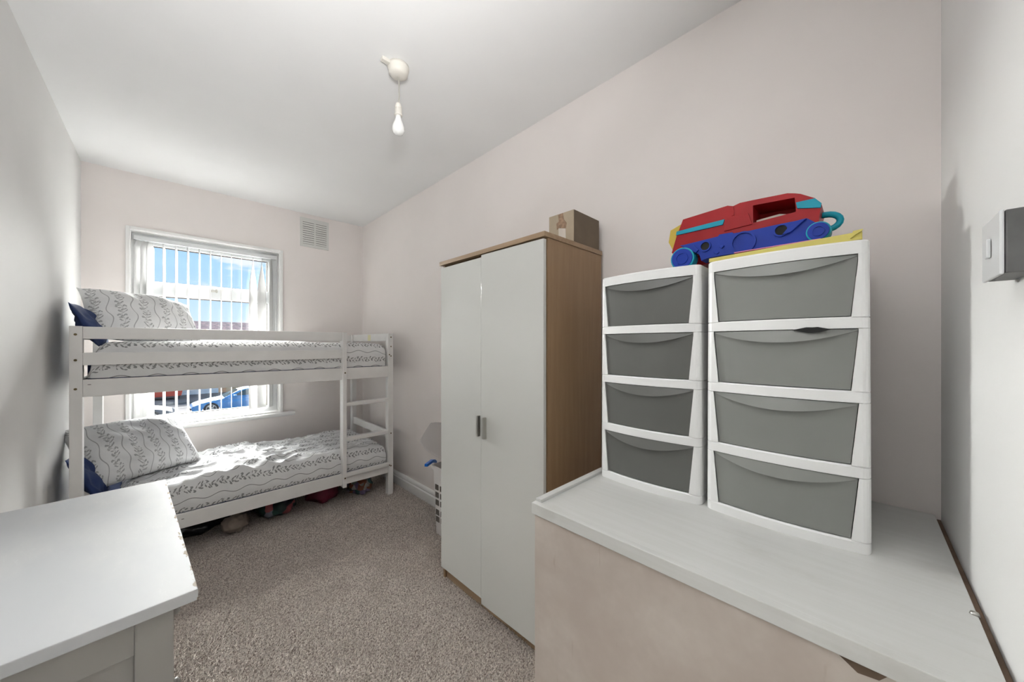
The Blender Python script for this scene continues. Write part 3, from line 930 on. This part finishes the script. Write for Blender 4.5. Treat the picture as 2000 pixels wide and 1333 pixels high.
# lid tipped up: a curved shell
bm = BM(); R = []
for i in range(13):
    u = -1 + 2 * i / 12
    row = []
    for j in range(13):
        v = -1 + 2 * j / 12
        hw = 0.115 * (1 - 0.35 * abs(v) ** 3)
        row.append(bm.verts.new((u * hw, v * 0.185, 0.03 * (1 - v * v) + 0.012 * (1 - u * u))))
    R.append(row)
for i in range(12):
    for j in range(12): bm.faces.new((R[i][j], R[i + 1][j], R[i + 1][j + 1], R[i][j + 1]))
g = bmesh.ops.solidify(bm, geom=bm.faces[:], thickness=0.005)
bm.transform(Matrix.Translation((-0.055, 0.055, 0.66)) @ Matrix.Rotation(math.radians(-52), 4, 'Y') @ Matrix.Rotation(math.radians(38), 4, 'X'))
lid = obj('lid', bm, 'basket', lb, True)
tag(lump('laundry', (1.475, 1.97, 0.475), (0.085, 0.150, 0.085), 'taupe_cloth', 11.0, 0.2), 'dark taupe laundry heaped in the slim basket', 'laundry')
lo = bpy.data.objects['laundry']
for v in lo.data.vertices:                       # the heap keeps its own height (lump() clamps at bed height)
    if v.co.z > 0.19: v.co.z = 0.44
bpy.data.objects.remove(lo)
def heap(name, c, s, m, seed):
    bm = BM(); bmesh.ops.create_icosphere(bm, subdivisions=4, radius=1.0)
    for v in bm.verts:
        n = v.co.normalized(); k = 1 + 0.2 * noise.noise(n * 2.5 + Vector((seed, 0, seed)))
        v.co = Vector((n.x * k * s[0], n.y * k * s[1], n.z * k * s[2])) + Vector(c)
    return obj(name, bm, m, None, True)
tag(heap('laundry', (1.458, 2.02, 0.470), (0.078, 0.130, 0.075), 'taupe_cloth', 11.0), 'dark taupe laundry heaped in the slim basket', 'laundry')
bm = BM()
prism(bm, [(-0.10, -0.028), (-0.06, -0.008), (-0.02, 0.002), (0.09, 0.010), (0.09, 0.028), (-0.03, 0.020), (-0.07, 0.008), (-0.102, -0.014)], 'x', -0.011, 0.011)
hg = obj('hanger', bm, 'blue_hanger', None, bevel=0.002)
hg.location = (1.330, 2.155, 0.512); hg.rotation_euler = (0, 0, math.radians(128))
tag(hg, 'bright blue plastic strip sticking out of the laundry basket', 'hanger')

# ------------------------------------------------------------------ boxed-in bulkhead in the near corner
bk = thing('boxed_bulkhead', 'boxed-in cupboard with beige panel sides and a white painted top', 'cupboard', (1.21, 0.28, 0))
KINV = Matrix.Translation(bk.location).inverted()
def kp(name, b, m, bevel=0.0015):
    o = box(name, b, m, None, bevel); o.parent = bk; o.matrix_parent_inverse = KINV; return o
KX, KY1, KZ = 0.818, 0.735, 0.858
kp('front_panel', (KX + 0.006, KX + 0.024, YF + 0.012, KY1 - 0.008, 0.0, KZ - 0.034), 'beige_panel')
kp('side_panel', (KX + 0.024, XR - 0.004, KY1 - 0.026, KY1 - 0.008, 0.0, KZ - 0.034), 'beige_panel')
kp('top_board', (KX + 0.0205, XR - 0.004, YF + 0.012, KY1 - 0.023, KZ - 0.033, KZ), 'worktop', 0.002)
kp('front_edging', (KX, KX + 0.020, YF + 0.008, KY1, KZ - 0.034, KZ + 0.001), 'worktop', 0.002)
bm = BM(); bx(bm, KX + 0.0205, XR - 0.004, KY1 - 0.0225, KY1, KZ - 0.034, KZ + 0.009)
o = obj('raised_edging', bm, 'worktop', None, bevel=0.002); o.parent = bk; o.matrix_parent_inverse = KINV
kp('wall_batten', (KX + 0.03, XR - 0.004, YF + 0.001, YF + 0.010, KZ - 0.05, KZ - 0.012), 'gap_wood', 0)
bm = BM(); prism(bm, [(0.030, KZ - 0.0345), (-0.030, KZ - 0.0345), (-0.020, KZ - 0.048), (0.005, KZ - 0.052)], 'x', KX + 0.0042, KX + 0.0058)
o = obj('chipped_patch', bm, 'gap_wood', None); o.parent = bk; o.matrix_parent_inverse = KINV
o = obj('screw_head', lathe(BM(), [(0, 0.008), (0.005, 0.006), (0.007, 0.0), (0, 0)], (1.06, YF + 0.016, KZ - 0.002), 12), 'metal', None, True)
o.parent = bk; o.matrix_parent_inverse = KINV


# ------------------------------------------------------------------ drawer towers
def plan(hw, x0, x1, bow, r):
    """closed outline in (x,y): bowed front at x0, straight back at x1, rounded front corners"""
    pts = []
    n = 14
    for i in range(n + 1):
        y = -(hw - r) + 2 * (hw - r) * i / n
        pts.append((x0 - bow * (1 - (y / hw) ** 2), y))
    xe = pts[-1][0]
    for k in range(1, 6):
        a = k / 5 * PI / 2
        pts.append((xe + r - r * math.cos(a), hw - r + r * math.sin(a)))
    pts += [(x1, hw), (x1, -hw)]
    for k in range(5, 0, -1):
        a = k / 5 * PI / 2
        pts.append((xe + r - r * math.cos(a), -(hw - r + r * math.sin(a))))
    return pts


def make_tower(label, loc, rotz, gm):
    t = thing('drawer_tower', label, 'drawers', loc, rotz)
    DEP, BOW, R = 0.385, 0.020, 0.020
    TH = 0.1795
    iy_t, iy_b = 0.1555, 0.1420
    rail = 0.028
    for k in range(4):
        z0 = k * TH; z1 = z0 + TH
        hb, ht = 0.1768 - 0.0008 * k, 0.1762 - 0.0008 * k
        hm = lambda z: hb + (ht - hb) * (z - z0) / TH
        bm = BM()
        # bottom rail slab and posts
        loft(bm, [[(x, y, z0) for x, y in plan(hb - 0.0008, 0, DEP, BOW, R)], [(x, y, z0 + 0.0015) for x, y in plan(hb, 0, DEP, BOW, R)], [(x, y, z0 + rail - 0.004) for x, y in plan(hm(z0 + rail), 0, DEP, BOW, R)], [(x + 0.003, y, z0 + rail) for x, y in plan(hm(z0 + rail) - 0.003, 0, DEP - 0.003, BOW, R)]])
        for s in (1, -1):
            def post(h, iy, z):
                o_ = [p for p in plan(h, 0, DEP, BOW, R) if p[1] * s > iy]
                o_.sort(key=lambda p: (p[0], abs(p[1])))
                # front-inner point, outer arc, back
                fx = 0 - BOW * (1 - (iy / h) ** 2)
                arc = [p for p in plan(h, 0, DEP, BOW, R) if p[1] * s > h - R - 1e-6 and p[0] < 0.1]
                arc.sort(key=lambda p: abs(p[1]))
                return [(fx, s * iy, z)] + [(p[0], p[1], z) for p in arc] + [(DEP, s * h, z), (DEP, s * (iy + 0.004), z), (0.05, s * (iy + 0.004), z)]
            loft(bm, [post(hm(z0 + rail), iy_b, z0 + rail - 0.0005), post(ht, iy_t, z1 - 0.0008)])
        bx(bm, DEP - 0.006, DEP, -iy_b, iy_b, z0 + rail, z1 - 0.001)
        obj('frame_tier', bm, 'tower_white', t)
    zt = 4 * TH
    bm = BM()
    h = 0.1738
    loft(bm, [[(x, y, zt - 0.0005) for x, y in plan(h, 0, DEP, BOW, R)], [(x, y, zt + 0.028) for x, y in plan(h - 0.0005, 0, DEP, BOW, R)], [(x + 0.0015, y, zt + 0.0315) for x, y in plan(h - 0.0025, 0, DEP - 0.003, BOW, R)], [(x + 0.006, y, zt + 0.033) for x, y in plan(h - 0.008, 0, DEP - 0.01, BOW, R)]])
    obj('top_cap', bm, 'tower_white', t)
    for k in range(4):
        z0 = k * TH + rail + 0.002; z1 = (k + 1) * TH - 0.002
        bm = BM(); n = 16; Fr, Bk = [], []
        for zz, iy in ((z0, iy_b - 0.0015), (z1, iy_t - 0.0015)):
            fr, br = [], []
            for i in range(n + 1):
                y = -iy + 2 * iy * i / n
                x = 0.0055 - BOW * (1 - (y / 0.175) ** 2)
                fr.append(bm.verts.new((x, y, zz))); br.append(bm.verts.new((x + 0.006, y, zz)))
            Fr.append(fr); Bk.append(br)
        for i in range(n):
            bm.faces.new((Fr[0][i], Fr[0][i + 1], Fr[1][i + 1], Fr[1][i])); bm.faces.new((Bk[0][i], Bk[1][i], Bk[1][i + 1], Bk[0][i + 1]))
            bm.faces.new((Fr[1][i], Fr[1][i + 1], Bk[1][i + 1], Bk[1][i])); bm.faces.new((Fr[0][i], Bk[0][i], Bk[0][i + 1], Fr[0][i + 1]))
        for e in (0, n): bm.faces.new((Fr[0][e], Fr[1][e], Bk[1][e], Bk[0][e]))
        # tray behind the front
        bx(bm, 0.02, 0.36, -iy_b + 0.006, iy_b - 0.006, z0 + 0.001, z0 + 0.1)
        d = obj('drawer', bm, gm, t)
        # crescent grip: flush at the ends, flaring out in the middle, arc-shaped lower edge
        bm = BM(); A, B, C = [], [], []
        iy = iy_t - 0.002
        for i in range(25):
            y = -iy + 2 * iy * i / 24
            w = 1 - (y / iy) ** 2
            xb = 0.0055 - BOW * (1 - (y / 0.175) ** 2)
            A.append(bm.verts.new((xb - 0.0006 - 0.003 * w, y, z1)))
            B.append(bm.verts.new((xb - 0.0015 - 0.013 * w, y, z1 - 0.003 - 0.029 * w)))
            C.append(bm.verts.new((xb + 0.0008, y, z1 - 0.0036 - 0.026 * w)))
        for i in range(24):
            bm.faces.new((A[i], A[i + 1], B[i + 1], B[i])); bm.faces.new((B[i], B[i + 1], C[i + 1], C[i])); bm.faces.new((C[i], C[i + 1], A[i + 1], A[i]))
        obj('grip', bm, gm, d, False)
    return t


TX = 1.176
tw1 = make_tower('white drawer tower with darker grey drawers next to the wardrobe', (TX, 0.527, KZ), 0.0, 'grey_plastic_dark')
tw2 = make_tower('white drawer tower with pale grey drawers under the yellow folder', (TX, 0.160, KZ), math.radians(0.6), 'grey_plastic')
bm = BM(); prism(bm, [(-0.036, 0.0), (-0.010, 0.0065), (0.0, 0.0060), (0.012, 0.0065), (0.040, 0.0), (0.010, -0.0075), (0.0, -0.008), (-0.012, -0.0065)], 'x', 0, 0.004)
o = obj('broken_gap', bm, 'black', tw2); o.location = (-0.0225, -0.072, 3 * 0.1795 - 0.002)

# ------------------------------------------------------------------ folder, pink sheet, toy on the towers
TZ = KZ + 4 * 0.1795 + 0.033
fd = thing('card_folder', 'flat yellow card folder lying on the drawer tower', 'folder', (1.30, 0.165, TZ))
bm = BM(); prism(bm, [(-0.120, 0.0), (0.130, 0.0), (0.130, 0.010), (-0.118, 0.012)], 'y', -0.166, 0.166)
for v in bm.verts:
    if v.co.y < 0: v.co.z *= 1.7
obj('cover', bm, 'folder', fd, bevel=0.0015)
bm = BM(); prism(bm, [(-0.145, 0.006), (-0.166, 0.021), (-0.167, 0.024), (-0.150, 0.0225)], 'x', -0.124, -0.119); obj('bent_corner', bm, 'folder', fd)
ps = bx(BM(), 1.205, 1.42, 0.075, 0.270, TZ + 0.0215, TZ + 0.0245)
tag(obj('pink_sheet', ps, 'pink', None, bevel=0.0008), 'thin pink card sheet between folder and toy', 'card')

toy = thing('toy_vehicle', 'red and blue plastic toy vehicle lying on its side on the drawer towers', 'toy', (1.30, 0.27, TZ))
TINV = Matrix.Translation(toy.location).inverted()
def tp(name, bm, m, bevel=0.0, smooth=False, parent=None):
    o = obj(name, bm, m, None, smooth, bevel); o.parent = parent or toy; o.matrix_parent_inverse = Matrix() if parent else TINV; return o
# red body: outline with a hole, built from convex-ish pieces round the opening
body_pts = dict(
    left=[(0.447, 1.801), (0.309, 1.811), (0.293, 1.805), (0.275, 1.810), (0.240, 1.809), (0.239, 1.683), (0.457, 1.660), (0.486, 1.690), (0.468, 1.749)],
    over=[(0.240, 1.8088), (0.155, 1.804), (0.138, 1.7985), (0.138, 1.786), (0.240, 1.792)],
    under=[(0.2395, 1.737), (0.135, 1.744), (0.135, 1.680), (0.2395, 1.683)],
    right=[(0.138, 1.7985), (0.125, 1.793), (0.093, 1.771), (0.079, 1.749), (0.083, 1.727), (0.088, 1.675), (0.135, 1.680), (0.135, 1.744), (0.138, 1.786)])
bm = BM()
for pl in body_pts.values(): prism(bm, pl, 'x', 1.300, 1.415)
bmesh.ops.remove_doubles(bm, verts=bm.verts, dist=0.0004)
body = tp('body', bm, 'red')
bm = BM(); prism(bm, [(0.316, 1.767), (0.251, 1.770), (0.241, 1.733), (0.319, 1.729)], 'x', 1.2965, 1.3005); tp('hatch', bm, 'red', 0.001)
bm = BM(); prism(bm, [(0.468, 1.762), (0.317, 1.768), (0.322, 1.751), (0.470, 1.749)], 'x', 1.296, 1.3005); tp('stripe', bm, 'cyan', 0.001)
bm = BM(); prism(bm, [(0.135, 1.770), (0.093, 1.770), (0.079, 1.752), (0.081, 1.740), (0.132, 1.752)], 'x', 1.296, 1.3005); tp('stripe', bm, 'cyan', 0.001)
bm = BM(); prism(bm, [(0.300, 1.803), (0.292, 1.802), (0.290, 1.775), (0.298, 1.774)], 'x', 1.2975, 1.3005); tp('seam_rib', bm, 'red')
bm = BM(); prism(bm, [(0.236, 1.752), (0.177, 1.757), (0.150, 1.748), (0.149, 1.736), (0.236, 1.733)], 'x', 1.330, 1.345); tp('inner_tray', bm, 'cream', 0.001)
bm = BM(); prism(bm, [(0.240, 1.792), (0.138, 1.787), (0.135, 1.744), (0.2395, 1.737)], 'x', 1.408, 1.414); tp('rear_shell', bm, 'red')
# blue chassis with round recesses
bm = BM(); prism(bm, [(0.438, 1.695), (0.322, 1.700), (0.320, 1.707), (0.283, 1.706), (0.281, 1.700), (0.239, 1.700), (0.176, 1.702), (0.105, 1.703), (0.084, 1.684), (0.070, 1.655), (0.080, 1.640), (0.346, 1.640), (0.372, 1.632), (0.376, 1.655)], 'x', 1.245, 1.300)
ch = tp('chassis', bm, 'blue', 0.0015)
def ring(bm, c, r0, r1, x0, x1, n=26):
    a = [[bm.verts.new((x, c[0] + r * math.cos(2 * PI * i / n), c[1] + r * math.sin(2 * PI * i / n))) for i in range(n)] for x, r in ((x1, r1), (x0, r1), (x0, r0), (x1, r0))]
    for A, B in zip(a, a[1:]):
        for i in range(n): bm.faces.new((A[i], A[(i + 1) % n], B[(i + 1) % n], B[i]))
    return bm
bm = BM(); ring(bm, (0.254, 1.668), 0.028, 0.033, 1.240, 1.2455); tp('round_rim', bm, 'blue', 0, False, ch)
for c, r in (((0.359, 1.677), 0.013), ((0.162, 1.683), 0.014)):
    bm = BM(); ring(bm, c, r, r + 0.004, 1.240, 1.2455); tp('hole_rim', bm, 'blue', 0, False, ch)
    bm = BM(); cyl(bm, (1.2440, c[0], c[1]), r, 0.0012, 'x', 20); tp('hole', bm, 'black', 0, False, ch)
for pl in ([(0.320, 1.668), (0.312, 1.674), (0.304, 1.668), (0.312, 1.660)], [(0.335, 1.652), (0.325, 1.656), (0.318, 1.650), (0.326, 1.644)]):
    bm = BM(); prism(bm, pl, 'x', 1.2405, 1.2455); tp('peg', bm, 'blue', 0.001, False, ch)
bm = BM(); prism(bm, [(0.135, 1.700), (0.106, 1.702), (0.140, 1.672), (0.160, 1.668)], 'x', 1.237, 1.2455); tp('brace', bm, 'blue', 0.001, False, ch)
bm = BM(); prism(bm, [(0.436, 1.694), (0.395, 1.690), (0.378, 1.668), (0.386, 1.660)], 'x', 1.237, 1.2455); tp('brace', bm, 'blue', 0.001, False, ch)
for (y, z), r in (((0.428, TZ + 0.0385), 0.038), ((0.082, TZ + 0.0255 + 0.026), 0.026)):
    w = tp('wheel', cyl(BM(), (1.236, y, z), r, 0.040, 'x', 32), 'cyan', 0.003)
    tp('hub', cyl(BM(), (1.232, y, z), r * 0.86, 0.006, 'x', 32), 'blue', 0.001, False, w)
    bm = BM(); ring(bm, (y, z), r * 0.42, r * 0.52, 1.2295, 1.2325); tp('hub_ring', bm, 'blue', 0, False, w)
bm = BM(); prism(bm, [(0.455, 1.797), (0.500, 1.780), (0.507, 1.737), (0.492, 1.705), (0.470, 1.750)], 'x', 1.325, 1.405); tp('end_panel', bm, 'yellow', 0.002)
bm = BM(); tube(bm, [(1.36, 0.098, 1.735)] + [(1.36, 0.075 - 0.032 * math.sin(a), 1.712 + 0.0225 * math.cos(a)) for a in [i * PI / 10 for i in range(11)]] + [(1.36, 0.094, 1.690)], 0.0085, 12); tp('carry_loop', bm, 'cyan', 0, True)
bm = BM(); bx(bm, 1.318, 1.412, 0.09, 0.44, TZ + 0.0245, 1.684); tp('underbody', bm, 'red')

# ------------------------------------------------------------------ white chest of drawers on the left
CH = 0.780
cr = math.radians(3.2)
chest = thing('chest_of_drawers', 'white lacquered chest of drawers with a chipped top by the left wall', 'chest of drawers', (0.054, 1.105, 0), cr)
# local frame: x = 0 at the front top edge, -x towards the wall, y = away from the doorway
DEP = 0.425; LEN = 1.00
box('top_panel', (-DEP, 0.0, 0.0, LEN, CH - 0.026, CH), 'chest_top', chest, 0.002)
c0, c1 = -DEP + 0.012, -0.040
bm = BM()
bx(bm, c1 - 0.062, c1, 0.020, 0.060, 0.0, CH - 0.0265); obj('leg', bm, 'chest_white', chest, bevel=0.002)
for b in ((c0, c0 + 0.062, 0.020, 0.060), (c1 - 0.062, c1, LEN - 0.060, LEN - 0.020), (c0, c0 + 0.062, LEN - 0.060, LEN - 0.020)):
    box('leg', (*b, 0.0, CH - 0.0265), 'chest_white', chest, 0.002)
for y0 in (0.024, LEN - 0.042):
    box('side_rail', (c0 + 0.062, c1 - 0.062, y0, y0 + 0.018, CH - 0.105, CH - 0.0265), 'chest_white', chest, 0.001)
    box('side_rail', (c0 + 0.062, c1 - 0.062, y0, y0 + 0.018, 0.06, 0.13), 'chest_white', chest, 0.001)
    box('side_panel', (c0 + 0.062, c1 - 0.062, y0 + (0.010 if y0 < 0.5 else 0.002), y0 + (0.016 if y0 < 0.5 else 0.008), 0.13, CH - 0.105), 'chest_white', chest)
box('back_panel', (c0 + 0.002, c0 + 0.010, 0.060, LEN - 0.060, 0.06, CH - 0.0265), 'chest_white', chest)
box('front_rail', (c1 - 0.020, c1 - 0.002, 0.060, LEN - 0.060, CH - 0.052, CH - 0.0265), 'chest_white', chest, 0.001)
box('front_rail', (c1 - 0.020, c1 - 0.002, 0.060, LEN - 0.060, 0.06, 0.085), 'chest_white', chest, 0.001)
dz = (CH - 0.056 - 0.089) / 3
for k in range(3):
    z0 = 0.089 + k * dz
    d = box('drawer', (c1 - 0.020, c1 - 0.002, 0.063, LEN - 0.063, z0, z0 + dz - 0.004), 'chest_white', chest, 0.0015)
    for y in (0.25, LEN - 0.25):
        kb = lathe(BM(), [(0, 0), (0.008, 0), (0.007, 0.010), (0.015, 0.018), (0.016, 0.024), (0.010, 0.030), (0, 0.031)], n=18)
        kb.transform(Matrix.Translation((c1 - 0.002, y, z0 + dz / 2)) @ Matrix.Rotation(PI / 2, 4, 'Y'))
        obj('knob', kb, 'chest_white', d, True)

# ------------------------------------------------------------------ outdoors, one floor below
GZ = -2.75
struct(box('street', (-60, 80, 20.0, 33.2, GZ - 0.2, GZ), 'asphalt'), 'grey street outside')
struct(box('pavement', (-60, 80, 33.2, 40, GZ - 0.2, GZ + 0.08), 'paving'), 'pale pavement across the street')
struct(box('near_pavement', (-60, 80, 4.4, 20.0, GZ - 0.2, GZ + 0.02), 'paving'), 'pale ground below the window')
mk = None
for k in range(8):
    m_ = box('road_marking', (-9 + k * 4.2, -7.0 + k * 4.2, 31.2, 31.45, GZ, GZ + 0.006), 'marking') if mk is None else mk.copy()
    if mk is None: mk = m_
    else: COL.objects.link(m_); m_.location.x = k * 4.2
    if k == 0: m_.location.x = 0
    m_['kind'] = 'structure'; m_['label'] = 'white dash painted on the street'


def wheel(parent, x, y, r, side):
    w = obj('wheel', cyl(BM(), (0, 0, 0), r, 0.20, 'y', 28), 'tyre', parent, False, 0.02)
    w.location = (x, y - (0.0 if side < 0 else 0.20), r)
    bm = BM()
    yo = -0.012 if side < 0 else 0.205
    ringpts = []
    cyl(bm, (0, yo + 0.004, 0), r * 0.30, 0.012, 'y', 20)
    n = 28
    for r0, r1 in ((r * 0.60, r * 0.70),):
        a = [[bm.verts.new((rr * math.cos(2 * PI * i / n), yy, rr * math.sin(2 * PI * i / n))) for i in range(n)] for rr, yy in ((r0, yo), (r1, yo), (r1, yo + 0.015), (r0, yo + 0.015))]
        for q in range(4):
            A, B = a[q], a[(q + 1) % 4]
            for i in range(n): bm.faces.new((A[i], A[(i + 1) % n], B[(i + 1) % n], B[i]))
    rim = obj('rim', bm, 'rim', w)
    for k in range(5):
        bm = BM(); bx(bm, r * 0.12, r * 0.63, yo, yo + 0.012, -0.035, 0.035)
        bm.transform(Matrix.Rotation(k * 2 * PI / 5 + 0.3, 4, 'Y')); obj('spoke', bm, 'rim', w)
    return w


def car(label, loc, rotz, paint):
    c = thing('parked_car', label, 'car', loc, rotz)
    wb0, wb1, r = 0.90, 3.72, 0.345
    def arch(cx, rr=0.40, n=10): return [(cx - rr * math.cos(i * PI / n), 0.30 + rr * math.sin(i * PI / n)) for i in range(n + 1)]
    side = [(0.10, 0.22), (0.45, 0.20)] + arch(wb0) + [(1.35, 0.18), (3.25, 0.18)] + arch(wb1) + [(4.25, 0.26), (4.58, 0.34), (4.62, 0.62), (4.60, 0.90), (4.45, 0.97), (3.9, 0.96), (1.60, 0.90), (0.95, 0.80), (0.45, 0.69), (0.12, 0.58), (0.02, 0.45)]
    bm = BM(); prism(bm, side, 'y', -0.88, 0.88)
    for v in bm.verts:
        s = 1 - 0.10 * max(0, (0.5 - v.co.x) / 0.5) ** 2 - 0.08 * max(0, (v.co.x - 4.0) / 0.6) ** 2
        if v.co.z > 0.75: s -= 0.05
        v.co.y *= s
    obj('body', bm, paint, c, False, 0.035, 3)
    cab = [(1.42, 0.885), (2.22, 1.30), (2.62, 1.39), (3.20, 1.385), (3.75, 1.27), (4.40, 0.975), (3.9, 0.955)]
    bm = BM(); prism(bm, cab, 'y', -0.80, 0.80)
    for v in bm.verts: v.co.y *= 1 - 0.30 * max(0, v.co.z - 0.93)/0.46
    obj('cabin', bm, paint, c, False, 0.03, 3)
    def yat(z): return 0.80 * (1 - 0.30 * max(0, z - 0.93) / 0.46) + 0.004
    wins = [[(1.95, 0.99), (1.98, 1.03), (2.36, 1.25), (2.66, 1.33), (2.90, 1.335), (2.93, 0.97)], [(2.99, 0.97), (2.97, 1.335), (3.20, 1.33), (3.62, 1.24), (3.82, 1.10), (3.72, 1.0)]]
    for s in (-1, 1):
        for wv in wins:
            bm = BM(); A = [bm.verts.new((x, s * yat(z), z)) for x, z in wv]; B = [bm.verts.new((x, s * (yat(z) - 0.02), z)) for x, z in wv]
            n = len(wv); bm.faces.new(A); bm.faces.new(B[::-1])
            for i in range(n): bm.faces.new((A[i], A[(i + 1) % n], B[(i + 1) % n], B[i]))
            obj('side_window', bm, 'car_glass', c)
        wheel(c, wb0, s * 0.90, r, s); wheel(c, wb1, s * 0.90, r, s)
        bm = BM(); bx(bm, 1.92, 2.08, s * 0.93 - 0.08, s * 0.93 + 0.08, 0.93, 1.06); obj('mirror', bm, paint, c, False, 0.02)
        bm = BM(); prism(bm, [(0.10, 0.56), (0.30, 0.64), (0.62, 0.70), (0.60, 0.62), (0.25, 0.54)], 'y', s * 0.80 - 0.03, s * 0.80 + 0.03); obj('headlamp', bm, 'headlamp', c, False, 0.01)
        bm = BM(); bx(bm, 2.95, 2.962, s * 0.852 - 0.012, s * 0.852 + 0.012, 0.32, 0.90); obj('door_seam', bm, 'dark_line', c)
        bm = BM(); bx(bm, 2.72, 2.90, s * 0.86 - 0.02, s * 0.86 + 0.02, 0.75, 0.78); obj('door_handle', bm, paint, c, False, 0.005)
    ws = []
    bm = BM(); pts = [(1.50, 0.935), (2.20, 1.295)]
    q = [bm.verts.new((x - 0.02, s * (yat(z) - 0.08), z + 0.012)) for x, z in pts for s in (-1, 1)]
    bm.faces.new((q[0], q[1], q[3], q[2])); bmesh.ops.solidify(bm, geom=bm.faces[:], thickness=0.01); obj('windscreen', bm, 'car_glass', c)
    bm = BM(); bx(bm, -0.01, 0.05, -0.45, 0.45, 0.30, 0.42); obj('grille', bm, 'tyre', c, False, 0.01)
    return c


car('metallic blue coupe parked on the street outside', (0.98, 27.75, GZ), 0.0, 'car_blue')
car('dark slate car parked nose to nose with the blue coupe', (0.36, 26.55, GZ), PI, 'car_dark')

hs = thing('garage_building', 'low brick building with roller shutters and tiled roof across the street', 'building', (3, 39, GZ))
HINV = Matrix.Translation(hs.location).inverted()
def hp(o): o.parent = hs; o.matrix_parent_inverse = HINV; return o
hp(box('wall', (-12, 22, 38.0, 44.0, GZ + 0.08, 0.9), 'brick'))
bm = BM(); prism(bm, [(37.6, 0.88), (37.6, 1.0), (41.0, 3.42), (44.4, 1.0), (44.4, 0.88)], 'x', -12.4, 22.4); hp(obj('roof', bm, 'roof'))
for k in range(3):
    x0 = -3.4 + k * 2.9 - 2.0
    hp(box('shutter_frame', (x0 - 0.1, x0 + 2.7, 37.90, 38.0, GZ + 0.08, GZ + 2.6), 'shutter'))
    sl_ = None
    for j in range(12):
        if sl_ is None: sl_ = hp(box('shutter_slat', (x0, x0 + 2.6, 37.82, 37.90, GZ + 0.10, GZ + 0.28), 'shutter', None, 0.02)); c = sl_
        else: c = sl_.copy(); COL.objects.link(c); c.location.z = j * 0.2
hp(box('gate_panel', (3.6, 4.9, 37.88, 38.0, GZ + 0.08, GZ + 2.3), mat('tan_boards', (0.66, 0.46, 0.28), 0.8, 0.1, 3)))
for x in (2.60, 5.6, -3.0):
    hp(box('skylight', (x, x + 0.55, 38.55, 38.60, 1.72, 2.05), 'headlamp', None, 0.01)).rotation_euler = (0, 0, 0)
sk = bpy.data.objects
b1 = thing('skip', 'orange-red steel skip container across the street', 'container', (-0.05, 36.2, GZ + 0.08))
bm = BM(); prism(bm, [(-1.0, 0.25), (0.85, 0.25), (1.05, 1.3), (-1.2, 1.3)], 'y', -0.7, 0.7); obj('tub', bm, 'skip_red', b1, False, 0.03)
for x in (-0.6, 0.0, 0.6): box('rib', (x - 0.04, x + 0.04, -0.76, -0.70, 0.25, 1.3), 'skip_red', b1)
for x in (-0.75, 0.65): obj('wheel', cyl(BM(), (x, -0.65, 0.12), 0.12, 1.3, 'y', 16), 'tyre', b1)
b2 = thing('wheeled_bin', 'blue steel bin beside the orange-red skip', 'bin', (-1.95, 36.1, GZ + 0.08))
bm = BM(); prism(bm, [(-0.42, 0.2), (0.42, 0.2), (0.5, 1.25), (-0.5, 1.25)], 'y', -0.5, 0.5); obj('tub', bm, 'skip_blue', b2, False, 0.03)
box('lid', (-0.52, 0.52, -0.54, 0.54, 1.26, 1.34), 'skip_blue', b2, 0.02)
for x in (-0.32, 0.32): obj('wheel', cyl(BM(), (x, -0.45, 0.10), 0.10, 0.9, 'y', 16), 'tyre', b2)
